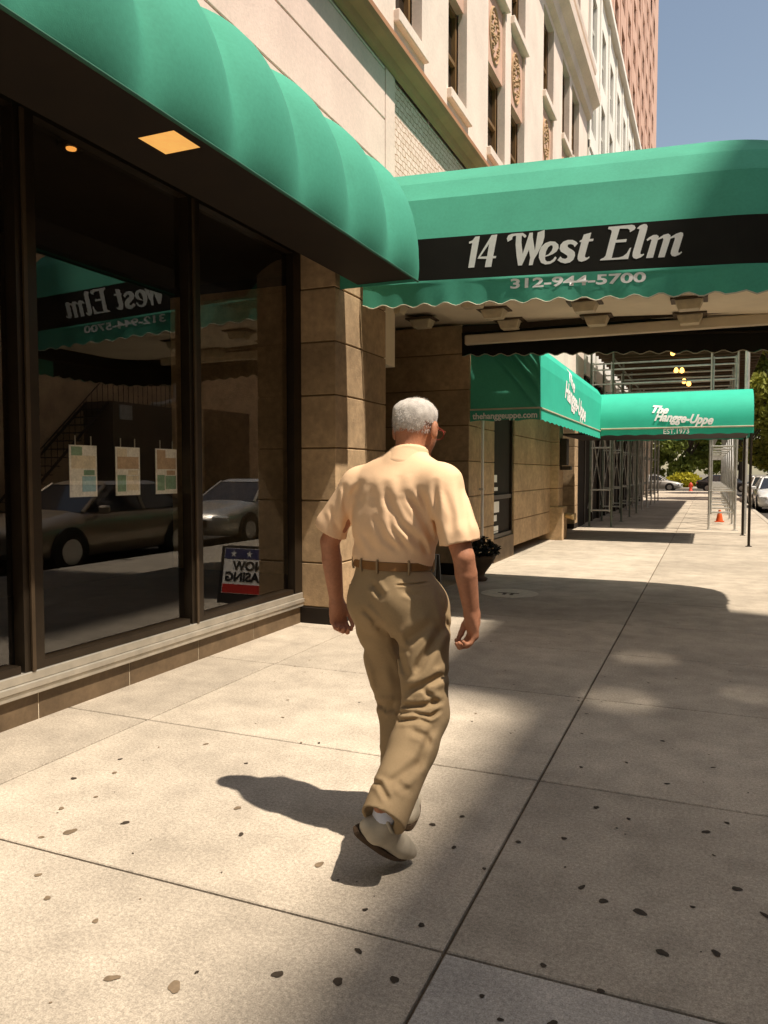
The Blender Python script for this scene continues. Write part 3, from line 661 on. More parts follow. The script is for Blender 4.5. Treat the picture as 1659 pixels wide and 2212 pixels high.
# pavement canopy: barrel top
QY0, QY1, QX = 16.7, 19.7, .80
P = []; nx, na = 24, 25
for i in range(nx):
    x_ = -2.5 + (QX + 2.5) * i / (nx - 1)
    for j in range(na):
        a = math.pi * j / (na - 1); c_, s_ = math.cos(a), math.sin(a)
        yy_ = (QY0 + QY1) / 2 - (QY1 - QY0) / 2 * math.copysign(abs(c_) ** .62, c_); zz = 2.37 + .83 * abs(s_) ** .8
        P.append((x_, yy_, zz))
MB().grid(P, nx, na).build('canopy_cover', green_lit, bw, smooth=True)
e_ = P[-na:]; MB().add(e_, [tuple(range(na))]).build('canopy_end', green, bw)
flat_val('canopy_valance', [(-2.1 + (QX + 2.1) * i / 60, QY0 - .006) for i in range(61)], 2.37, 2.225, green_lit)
flat_val('canopy_valance', [(-2.1 + (QX + 2.1) * i / 60, QY1 + .006) for i in range(61)], 2.37, 2.225, green)
flat_val('canopy_valance', [(QX + .006, QY0 + (QY1 - QY0) * i / 40) for i in range(41)], 2.37, 2.225, green)
MB().tube([(-2.1, QY0 - .012, 2.375), (QX, QY0 - .012, 2.375)], .013, 6).tube([(-2.1, QY0 - .012, 2.36), (QX, QY0 - .012, 2.36)], .006, 6).build('hem_piping', piping_w, bw)
MB().box(-2.9, QX - .05, QY0 + .05, QY1 - .05, 2.26, 2.30).build('canopy_soffit', soffit_m, bw)
for y_ in (QY0 + .02, QY1 - .02):
    MB().tube([(QX - .04, y_, 0), (QX - .04, y_, 2.3)], .026, 10).lathe([(.06, 0), (.06, .012), (.03, .02)], (QX - .04, y_, 0), 14).build('post', metal_dk, bw)
for body, size, x_, z_, sxx in (('The', .21, -1.13, 2.70, 1), ('Hangge-Uppe', .25, -1.05, 2.53, .80)):
    o = text_mesh(body, size, letter_p, 'bar_lettering', bw, face_neg_y(x_, 0, z_) @ Matrix.Rotation(R(-5.5), 4, 'Z'), shear=.35, offset=.010, extrude=0, sx=sxx)
    for v in o.data.vertices:
        q = min(1, max(0, (v.co.z - 2.37) / .83)) ** 1.25
        v.co.y = (QY0 + QY1) / 2 - (QY1 - QY0) / 2 * math.sqrt(max(0, 1 - q * q)) ** .62 - .012
text_mesh('EST.1973', .145, letter_p, 'founding_year', bw, face_neg_y(-.87, QY0 - .016, 2.25), offset=.002, extrude=.001, sx=.92)

# ------------------------------------------------------------------ buildings further along
wb = thing('white_building', (-3.2, 30, 0), 'white stone building with tall narrow windows beside the cream one', 'building')
wy = [(22.6 + 2.05 * i, 23.5 + 2.05 * i) for i in range(10)]
wz = [(5.2, 7.0), (8.2, 10.0), (11.1, 12.7), (13.3, 14.9)]
wall_holes('front_wall', FX + .02, 21.97, 43.5, 4.2, 16.2, [(a, b_, c, d_) for a, b_ in wy for c, d_ in wz], white_st, wb, .06)
for a, b_ in wy:
    for c, d_ in wz: window(a, b_, c, d_, FX + .02, wb, white_st, win_dark, .09)
MB().box(FX - .2, FX + .20, 21.98, 43.5, 15.75, 16.0).build('cornice', white_st, wb, bevel=.02)
MB().box(FX - .2, FX + .10, 21.98, 43.5, 10.35, 10.6).build('string_course', white_st, wb, bevel=.02)
pb_ = MB()
for i in range(11): pb_.box(FX + .021, FX + .06, 21.98 + 2.05 * i, 22.28 + 2.05 * i, 4.2, 15.74)
pb_.build('pilaster_strip', white_st, wb)
MB().box(-3.9, -3.3, 21.98, 43.5, 0, 4.19).build('shop_fronts', dark_int, wb)  # near-black colour stands in for the shade under the scaffold deck
mb_ = MB()
for i in range(14): mb_.box(-3.29, -3.22, 22.2 + 1.6 * i, 22.4 + 1.6 * i, 0, 4.18)
mb_.build('shop_pier', metal_dk, wb)  # piers darkened too, the same shade put into their colour
MB().box(-14, -3.95, 21.98, 43.5, 0, 16.1).build('building_core', dark_int, wb)
pt = thing('pink_tower', (-5, 58, 0), 'tall pink brick tower with rows of small windows against the sky', 'building')
ty = [(39.6 + 3.4 * i, 41.3 + 3.4 * i) for i in range(10)]
tz = [(14.6 + 2.67 * k_, 16.1 + 2.67 * k_) for k_ in range(12)]
wall_holes('front_wall', -5, 30.0, 75.8, 7, 62, [(a, b_, c, d_) for a, b_ in ty for c, d_ in tz], pink_br, pt, .05)
cnt = 0
for c, d_ in tz:
    for a, b_ in ty:
        cnt += 1
        if cnt > 90: break
        window(a, b_, c, d_, -5, pt, pink_br, win_dark, .08)
ps = MB()
for a, b_ in ty: ps.box(-4.998, -4.97, a - .95, a - .6, 6, 61.9); 
ps.build('brick_pier', pink_br, pt)
MB().box(-20, -5.02, 43.6, 75.7, 0, 6.99).build('dark_base', plank, pt); MB().box(-20, -5.65, 30, 75.8, 0, 61.9).build('building_core', pink_br, pt)
# across the street: tall block whose shade lies over the kerb side, and a low brick wing with iron stair
tw = thing('tower_block', (18, -8, 0), 'tall tan brick block across the street behind the camera', 'building')
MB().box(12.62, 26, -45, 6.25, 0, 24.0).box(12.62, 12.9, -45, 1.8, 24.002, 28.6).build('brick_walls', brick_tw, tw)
def sun_gap(x_, y_): k_ = (12.62 - x_) / SUN.x; return y_ + SUN.y * k_, SUN.z * k_
hol = [(*sun_gap(-.47, 6.30), .135), (*sun_gap(-.54, 5.05), .145), (*sun_gap(.28, 5.5), .10)]  # unseen screen on the roof, openings added to throw sun patches on the pavement
hol = [(y_ - r_, y_ + r_, z - r_ * 1.5, z + r_ * 1.5) for y_, z, r_ in hol]
ysh = sorted({1.802, 6.25, *[h for q in hol for h in q[:2]]}); zsh = sorted({24.002, 30.5, *[h for q in hol for h in q[2:]]}); scb = MB()
for ya, yb in zip(ysh[:-1], ysh[1:]):
    for za, zb in zip(zsh[:-1], zsh[1:]):
        if not any(q[0] < (ya + yb) / 2 < q[1] and q[2] < (za + zb) / 2 < q[3] for q in hol): scb.box(12.62, 12.7, ya, yb, za, zb)
scb.build('sun_patch_screen', brick_tw, tw)
twn = MB()
for y_ in np.arange(-40, 5, 3.0):
    for z in np.arange(4, 24, 3.4): twn.box(12.58, 12.615, y_, y_ + 1.4, z, z + 1.9)
o_ = twn.build('window', win_dark, tw); tag(o_, kind='stuff')
lw = thing('brick_wing', (16, 25, 0), 'old brown brick wing across the street mirrored in the shop glass', 'building')
MB().box(12.62, 24, 6.27, 62, 0, 9.5).build('brick_wall', brick_dk, lw)
MB().box(12.52, 12.615, 27.4, 30.8, 0, 4.2).build('blind_doorway', plank, lw, bevel=.02)
MB().box(11.3, 12.6, 20.5, 23.8, 0, 3.9).build('stair_block', brick_tw, lw)
MB().box(11.25, 11.298, 20.8, 21.4, 3.3, 3.8).build('louvre', galv, lw)
iron = MB()
for i in range(14):
    t = i / 13; y_, z = 16.6 + 3.9 * t, .3 + 3.6 * t
    iron.box(11.5, 12.5, y_, y_ + .26, z - .03, z)
iron.tube([(11.5, 16.5, .2), (11.5, 20.5, 3.85)], .05, 6).tube([(12.5, 16.5, .2), (12.5, 20.5, 3.85)], .05, 6)
iron.build('stair_flight', metal_dk, lw)
rail = MB(); rail.tube([(11.5, 16.5, 1.2), (11.5, 20.5, 4.8), (11.5, 23.8, 4.8), (12.5, 23.8, 4.8)], .025, 6)
for i in range(17): rail.tube([(11.5, 16.5 + .25 * i, .2 + .9 * i * .25), (11.5, 16.5 + .25 * i, 1.2 + .9 * i * .25)], .012, 5)
for i in range(14): rail.tube([(11.5, 20.5 + .25 * i, 3.9), (11.5, 20.5 + .25 * i, 4.8)], .012, 5)
rail.build('stair_railing', metal_dk, lw)
MB().tube([(12.45, 25.3, 5.4), (12.45, 25.3, 4.4), (12.45, 24.2, 4.1), (12.45, 23.9, 4.1)], .09, 8).box(12.3, 12.6, 24.9, 25.3, 5.0, 5.7).build('vent_duct', galv, lw)

# ------------------------------------------------------------------ sidewalk shed (scaffolding)
sh = thing('scaffold_shed', (-1, 30, 0), 'sidewalk scaffold shed of pipe frames carrying a plank deck', 'scaffolding')
ysf = [21.3 + 2.6 * i for i in range(9)]
for i, y_ in enumerate(ysf):
    for x_ in (-2.95, -2.38, .03, .64):
        MB().tube([(x_, y_, 0.0), (x_, y_, 4.75)], .028, 8).lathe([(.08, 0), (.08, .01), (.03, .015)], (x_, y_, 0), 10).build('post', galv if x_ > -1 or i > 3 else green_fr, sh)
    for xa, xb in ((-2.95, -2.38), (.03, .64)):
        b = MB()
        for z in (.45, 1.0, 2.13, 3.82, 4.2, 4.36): b.tube([(xa, y_, z), (xb, y_, z)], .022, 6)
        for xq in (xa + .05, xb - .05): b.tube([(xq, y_, .4), (xq, y_, 4.4)], .018, 6)
        b.tube([(xa, y_, 2.4), (xb, y_, 3.7)], .018, 6).build('cross_frame', galv, sh)
    for z in (3.82, 4.2, 4.36): MB().tube([(-2.38, y_, z), (.03, y_, z)], .026, 6).build('ledger', galv, sh)
for x_ in (-2.95, .64):
    for i in range(8):
        MB().tube([(x_ - .04, ysf[i], .5), (x_ - .04, ysf[i + 1], 2.6)], .017, 6).build('cross_brace', galv, sh)
        MB().tube([(x_ + .04, ysf[i], 2.6), (x_ + .04, ysf[i + 1], .5)], .017, 6).build('cross_brace', galv, sh)
b = MB()
for x_ in (-2.38, .03):
    for z in (3.9, 4.5): b.tube([(x_, ysf[0], z), (x_, ysf[-1], z)], .024, 6)
b.build('runner', green_fr, sh)
b = MB()
for y_ in np.arange(20.6, 43, .62): b.box(-3.0, 1.3, y_, y_ + .1, 4.76, 4.93)
b.build('deck_joist', plank, sh)
b = MB()
for y_ in np.arange(20.5, 43, .235): b.box(-3.05, 1.35, y_, y_ + .225, 4.932, 4.98)
b.build('deck_plank', plank, sh)
b = MB()
for z in (5.0, 5.24, 5.48, 5.72): b.box(1.35, 1.38, 20.5, 43, z, z + .22)
for x_ in np.arange(-3, 1.2, .26): b.box(x_, x_ + .2, 20.47, 20.5, 5.0, 5.95)
b.build('parapet_boards', plank, sh)
MB().tube([(.80, 20.2, 0), (.80, 20.2, 5.2)], .055, 10).build('corner_pole', galv, sh)
for i, (x_, y_, z) in enumerate(((-.95, 22.3, 4.72), (-.92, 23.9, 4.44), (-.76, 23.8, 4.42), (-.72, 24.6, 4.2), (-.58, 24.2, 4.08))):
    t = thing('festoon_bulb', (x_, y_, z), ['highest warm bulb hung by the scalloped edge of the canopy', 'lit bulb to the left of the upper pair under the scaffold deck', 'lit bulb to the right of the upper pair under the scaffold deck', 'lit bulb to the left of the lower pair under the scaffold deck', 'lowest lit bulb hanging by a cord under the scaffold deck'][i], 'light bulb', 'warm bulbs hung under the scaffold')
    MB().lathe([(.01, -.10), (.05, -.08), (.065, -.03), (.045, .03), (.02, .06)], (x_, y_, z), 10).build('bulb', warm_b, t)
    MB().tube([(x_, y_, z + .06), (x_ + .02, y_, 4.76)], .006, 5).build('cord', plas_dk, t)

# ------------------------------------------------------------------ small street things
def pot():
    t = thing('planter', (-2.95, 10.0, 0), 'dark leafy plant in a wide stone bowl planter by the entrance pier', 'planter')
    MB().lathe([(.12, 0), (.14, .03), (.09, .06), (.10, .10), (.20, .24), (.225, .29), (.24, .31), (.235, .34), (.215, .35), (.2, .33)], (-2.85, 10.0, 0), 22).build('bowl', clay, t, smooth=True)
    v = []; f = []
    for i in range(620):
        a = random.uniform(0, 6.28); rr = math.sqrt(random.random()) * .30; z = .36 + random.random() * .26 * (1.15 - rr / .4)
        c = Vector((-2.85 + rr * math.cos(a), 10.0 + rr * math.sin(a), z)); s = random.uniform(.025, .05)
        u = Vector((random.gauss(0, 1), random.gauss(0, 1), random.gauss(.2, .6))).normalized(); w_ = u.cross(Vector((random.gauss(0, 1), random.gauss(0, 1), 1))).normalized()
        o = len(v); v += [c - u * s, c + w_ * s * .5, c + u * s, c - w_ * s * .5]; f.append((o, o + 1, o + 2, o + 3))
    MB().add(v, f).build('foliage', leaf_d, t)
pot()
# A-frame sign
sg = thing('sandwich_board', (-2.79, 7.15, 0), 'white A-frame sign reading NOW LEASING with stars and a red stripe', 'sign')
def leaf(y0, y1, front):
    th = math.atan2(y1 - y0, .66); n_ = 'sign_panel'
    m = face_neg_y(0, 0, 0)
    Mx = Matrix.Translation((-2.79, y0, .05)) @ Matrix.Rotation(-th if front else -th, 4, 'X')
    b = MB().obox((-.0, 0, .30), .72, .03, .62); o = b.build(n_, plas_dk, sg); o.data.transform(Mx); return o, Mx
fp, Mx = leaf(6.95, 7.08, True); bp2, Mx2 = leaf(7.27, 7.14, False)
def on_board(b, name, mat):
    o = b.build(name, mat, fp); o.data.transform(Mx); return o
on_board(MB().box(-.315, .315, -.0185, -.0155, .10, .59), 'sign_sheet', sign_w)
on_board(MB().box(-.310, .310, -.0205, -.019, .475, .585), 'blue_band', sign_b)
on_board(MB().box(-.310, .310, -.0205, -.019, .105, .20), 'red_band', sign_r)
st = MB()
for cx in (-.2, 0, .2):
    pts = [(cx + (.042 if k % 2 == 0 else .017) * math.sin(k * math.pi / 5), -.0225, .53 + (.042 if k % 2 == 0 else .017) * math.cos(k * math.pi / 5)) for k in range(10)]
    st.add(pts + [(cx, -.0225, .53)], [(k, (k + 1) % 10, 10) for k in range(10)])
on_board(st, 'star', sign_w)
for body, z in (('NOW', .355), ('LEASING', .235)):
    o = text_mesh(body, .135, sign_k, 'sign_lettering', None, face_neg_y(0, -.021, z), 'CENTER', offset=.005, extrude=.001, sx=1.1); o.data.transform(Mx); o.parent = fp
# pale utility cover in the pavement, wall lamp, pipe inlets, hydrant, cone
t = thing('utility_cover', (-2.18, 9.05, .004), 'pale round cover plate let into the shaded pavement', 'utility cover')
MB().lathe([(.34, 0), (.345, .004), (.33, .008)], (-2.18, 9.05, .0), 36).build('plate', disc_m, t)
MB().box(-2.32, -2.06, 9.02, 9.05, .0085, .0105).box(-2.24, -2.20, 8.90, 9.0, .0085, .0105).box(-2.15, -2.11, 8.9, 9.0, .0085, .0105).build('mark', groove_m, t)
t = thing('wall_lantern', (-2.95, 17.0, 1.6), 'dark box lantern fixed to the pilaster by the bar doorway', 'lamp')
MB().box(-2.975, -2.83, 16.84, 17.14, 1.62, 2.2).build('lamp_body', metal_dk, t, bevel=.01); MB().box(-2.97, -2.75, 16.88, 17.1, 1.52, 1.60).build('bracket', metal_dk, t)
t = thing('fire_inlet', (-2.88, 17.0, .5), 'brass twin hose inlet sticking out of the pilaster base', 'pipe inlet')
MB().tube([(-2.88, 17.0, .52), (-2.80, 17.0, .52)], .06, 12).tube([(-2.82, 16.94, .52), (-2.70, 16.90, .50)], .055, 12).tube([(-2.82, 17.06, .52), (-2.70, 17.10, .50)], .055, 12).build('branch_pipe', brass, t)
MB().tube([(-2.70, 16.90, .50), (-2.66, 16.89, .50)], .07, 12).tube([(-2.70, 17.10, .50), (-2.66, 17.11, .50)], .07, 12).build('cap', brass, t)
t = thing('downpipe', (-3.02, 10.95, 0), 'thin pale pipe running down the edge of the entrance pier', 'pipe')
MB().tube([(-3.06, 10.96, .0), (-3.06, 10.96, 3.08)], .022, 8).build('pipe', sign_w, t); MB().box(-3.11, -3.04, 10.93, 10.99, 1.2, 1.23).box(-3.11, -3.04, 10.93, 10.99, 2.4, 2.43).build('pipe_clip', galv, t)
t = thing('fire_hydrant', (-1.29, 66.5, 0), 'small red fire hydrant at the far end of the pavement', 'hydrant')
MB().lathe([(.16, 0), (.16, .06), (.11, .08), (.11, .48), (.15, .5), (.15, .54), (.12, .6), (.06, .67), (.03, .72)], (-1.29, 66.5, 0), 16).build('barrel', hyd_r, t, smooth=True)
MB().tube([(-1.47, 66.5, .42), (-1.11, 66.5, .42)], .06, 10).build('nozzle', hyd_r, t)
t = thing('traffic_cone', (.33, 24.9, 0), 'little orange cone standing inside the scaffold frame', 'cone')
MB().box(.2, .46, 24.77, 25.03, 0, .025).build('base', cone_o, t); MB().lathe([(.1, .025), (.07, .2), (.03, .36)], (.33, 24.9, 0), 16).build('cone', cone_o, t)
for i in range(4):
    y_ = 12.15 + .26 * i; z0 = .5 + .1 * (i % 2)
t = thing('menu_sheets', (-3.21, 12.5, .5), 'pale paper sheets taped inside the bar window', 'notice')
b = MB()
for (y0, y1, z0, z1) in ((12.1, 12.5, .50, .58), (12.1, 12.4, .66, .76), (12.15, 12.55, .80, .98), (12.1, 12.45, 1.16, 1.22), (12.2, 12.4, 1.30, 1.42), (12.12, 12.5, .40 + .06, .49)): b.box(-3.217, -3.213, y0, y1, z0, z1)
b.build('sheet', sign_w, t)

# ------------------------------------------------------------------ cars
def sedan():
    t = thing('parked_car', (0, 0, 0), 'taupe sedan parked at the kerb, mirrored in the shop glass', 'car', 'cars parked along the kerb')
    # front at -Y; body lofted over stations (y, half width, sill z, belt z, hood/deck z)
    L = 4.6
    st = [(-2.30, .62, .34, .52, .58), (-2.22, .78, .26, .60, .68), (-2.0, .86, .22, .66, .76), (-1.5, .89, .20, .70, .86), (-1.0, .90, .20, .76, .95), (-.6, .90, .20, .80, .98), (.4, .90, .20, .84, .98), (1.3, .90, .20, .86, .98), (1.7, .89, .22, .86, 1.0), (2.1, .84, .26, .84, .98), (2.24, .76, .34, .76, .92), (2.30, .62, .42, .66, .78)]
    P = []; nv = 13
    for (y_, hw, zs0, zb, zt) in st:
        prof_ = [(0, zs0), (hw * .8, zs0), (hw * .96, zs0 + .05), (hw, (zs0 + zb) / 2), (hw * .985, zb), (hw * .9, zt - .02), (hw * .5, zt + .012), (0, zt + .02)]
        ring = [(x_, y_, z) for x_, z in prof_] + [(-x_, y_, z) for x_, z in prof_[-2:0:-1]]
        P += ring
    n = len(ring); b = MB(); b.grid([P[i * n + (j % n)] for i in range(len(st)) for j in range(n + 1)], len(st), n + 1)
    b.add([P[j] for j in range(n)], [tuple(range(n))]); b.add([P[(len(st) - 1) * n + j] for j in range(n)], [tuple(range(n))])
    body = b.build('body', car_taupe, t, smooth=True)
    # cabin glass then roof and pillars
    def cab(name, lo, hi, mat, par):
        y0, y1, hw0, z0, = lo; y2, y3, hw1, z1 = hi
        b = MB(); v = []
        for (ya, yb, h, z) in ((y0, y1, hw0, z0), (y2, y3, hw1, z1)):
            v += [(-h * .92, ya, z), (h * .92, ya, z), (h, ya + .25, z), (h, yb - .3, z), (h * .9, yb, z), (-h * .9, yb, z), (-h, yb - .3, z), (-h, ya + .25, z)]
        b.add(v, [tuple(range(8)), tuple(range(8, 16))] + [(i, (i + 1) % 8, 8 + (i + 1) % 8, 8 + i) for i in range(8)]); return b.build(name, mat, par)
    cab('windows', (-1.05, 1.85, .84, .94), (-.30, 1.15, .62, 1.39), car_glass, t)
    rf = cab('roof', (-.33, 1.18, .635, 1.385), (-.15, 1.0, .52, 1.45), car_taupe, t)
    for s in (-1, 1):
        for p, q, r_ in (((.79, -1.02, .94), (.60, -.30, 1.39), .035), ((.845, .42, .94), (.625, .40, 1.39), .035), ((.78, 1.82, .96), (.58, 1.12, 1.39), .06)):
            MB().tube([(s * p[0], p[1], p[2]), (s * q[0], q[1], q[2])], r_, 6).build('pillar', car_taupe, t)
    for s in (-1, 1):
        for y_ in (-1.38, 1.32):
            w_ = MB().tube([(s * .74, y_, .32), (s * .915, y_, .32)], .32, 22).build('wheel', rubber, t)
            r_ = MB().tube([(s * .90, y_, .32), (s * .925, y_, .32)], .21, 16); 
            r_.build('rim', chrome, w_)
            MB().tube([(s * .70, y_, .34), (s * .905, y_, .34)], .385, 22).build('wheel_arch', plas_dk, t)
        MB().obox((s * .66, -2.15, .60), .36, .22, .13, Matrix.Rotation(s * R(24), 3, 'Z')).build('headlight', lamp_glass, t, bevel=.03)
        MB().obox((s * .66, 2.19, .74), .3, .16, .14, Matrix.Rotation(-s * R(20), 3, 'Z')).build('tail_light', sign_r, t, bevel=.02)
        MB().obox((s * .98, -.72, .98), .2, .12, .14).build('side_mirror', car_taupe, t, bevel=.03)
    MB().obox((0, -2.30, .50), .8, .05, .16).build('grille', plas_dk, t, bevel=.01)
    MB().obox((0, -2.335, .40), .32, .02, .15).build('number_plate', plate_m, t)
    return t
car = sedan(); car.location = (2.98, 10.75, -.14)
sm = {car_taupe: car_silver}
copy_tree(car, (3.0, 16.0, -.14), 0, 'silver sedan behind the taupe one, mirrored in the glass beside the pilaster', sm)
copy_tree(car, (2.72, 36.2, -.14), 0, 'white car parked facing the camera at the right picture edge', {car_taupe: car_white})
copy_tree(car, (2.72, 42.5, -.14), 0, 'silver car parked behind the white one at the kerb', sm)
copy_tree(car, (1.4, 72.0, -.14), R(80), 'black car crossing the street beyond the scaffold', {car_taupe: car_black})
copy_tree(car, (-4.5, 74.5, -.14), R(85), 'silver car on the cross street in front of the park trees', sm)

# ------------------------------------------------------------------ trees
def tree(name, x, y_, h, cr, label, lm, seed, n=7000, ls=.22, base=None, group='street and park trees'):
    r = np.random.default_rng(seed); t = thing(name, (x, y_, 0), label, 'tree', group)
    base = base or h * .3; rad = .05 * h * .5 + .05
    tb = MB().tube([(x, y_, -.1), (x + .05, y_, base), (x + .15, y_ + .1, h * .55), (x, y_, h * .8)], [rad, rad * .75, rad * .5, rad * .2], 9)
    cl = []
    nb = 26
    for i in range(nb):
        a = r.uniform(0, 6.28); zc = base + (h - base) * r.uniform(.02, .95); rr = cr * math.sqrt(max(.05, 1 - ((zc - (base + h) / 2) / ((h - base) / 2 + .3)) ** 2)) * r.uniform(.35, .95)
        c = np.array([x + rr * math.cos(a), y_ + rr * math.sin(a), zc]); cl.append((c, cr * r.uniform(.22, .42)))
        if i < 14: tb.tube([(x, y_, base * .8 + (zc - base) * .4), (x + (c[0] - x) * .5, y_ + (c[1] - y_) * .5, zc * .85), tuple(c)], [rad * .35, rad * .2, .02], 5)
    tb.build('trunk', bark, t)
    k = r.integers(0, nb, n); cc = np.array([q[0] for q in cl])[k]; rr = np.array([q[1] for q in cl])[k]
    d_ = r.normal(size=(n, 3)); d_ /= np.linalg.norm(d_, axis=1)[:, None]; d_[:, 2] *= .75
    p = cc + d_ * (rr * r.uniform(.45, 1.05, n))[:, None]
    u = r.normal(size=(n, 3)); u /= np.linalg.norm(u, axis=1)[:, None]; v_ = np.cross(u, r.normal(size=(n, 3))); v_ /= np.linalg.norm(v_, axis=1)[:, None]
    s = (ls * r.uniform(.6, 1.3, n))[:, None]
    V = np.stack([p - u * s, p + v_ * s * .5, p + u * s, p - v_ * s * .5], 1).reshape(-1, 3)
    F = np.arange(4 * n).reshape(-1, 4)
    me = bpy.data.meshes.new('crown'); me.from_pydata(V.tolist(), [], F.tolist()); me.materials.append(lm)
    o = bpy.data.objects.new('crown', me); C.objects.link(o); o.parent = t; o.matrix_parent_inverse = Matrix.Translation(-t.location)
tree('street_tree', 3.6, 47, 11, 3.0, 'leafy street tree beside the kerb at the right picture edge', leaf_b, 1, 20000, .16, 2.2)
tree('street_tree', 4.4, 60, 12, 3.4, 'darker street tree behind the kerbside one', leaf_a, 2, 12000, .2, 2.6)
tree('park_tree', -2.2, 92, 13, 5.0, 'broad park tree closing the view under the bar canopy', leaf_a, 3, 12000, .3, .9)
tree('park_tree', 3.4, 98, 14, 5.5, 'park tree to the right of the broad one', leaf_b, 4, 12000, .3, .9)
tree('park_tree', -7.5, 104, 14, 5.5, 'farther park tree seen between the scaffold poles', leaf_b, 5, 10000, .3, .9)
tree('park_tree', 9.0, 108, 16, 6.5, 'tall park tree at the far right of the street end', leaf_a, 6, 10000, .34, .9)
t = thing('flower_bush', (-2.3, 84, 0), 'low yellow flowering bush at the edge of the park', 'bush')
r_ = np.random.default_rng(9); n = 1500; p = r_.normal(size=(n, 3)); p /= np.linalg.norm(p, axis=1)[:, None]
p = p * (r_.uniform(.5, 1, n) ** .5)[:, None] * np.array([1.7, 1.0, .8]) + np.array([-2.3, 84, .7]); p[:, 2] = np.maximum(p[:, 2], .02)
u = r_.normal(size=(n, 3)) * .11; v_ = r_.normal(size=(n, 3)) * .07
MB().add(np.stack([p - u, p + v_, p + u, p - v_], 1).reshape(-1, 3).tolist(), np.arange(4 * n).reshape(-1, 4).tolist()).build('leaves', leaf_y, t)
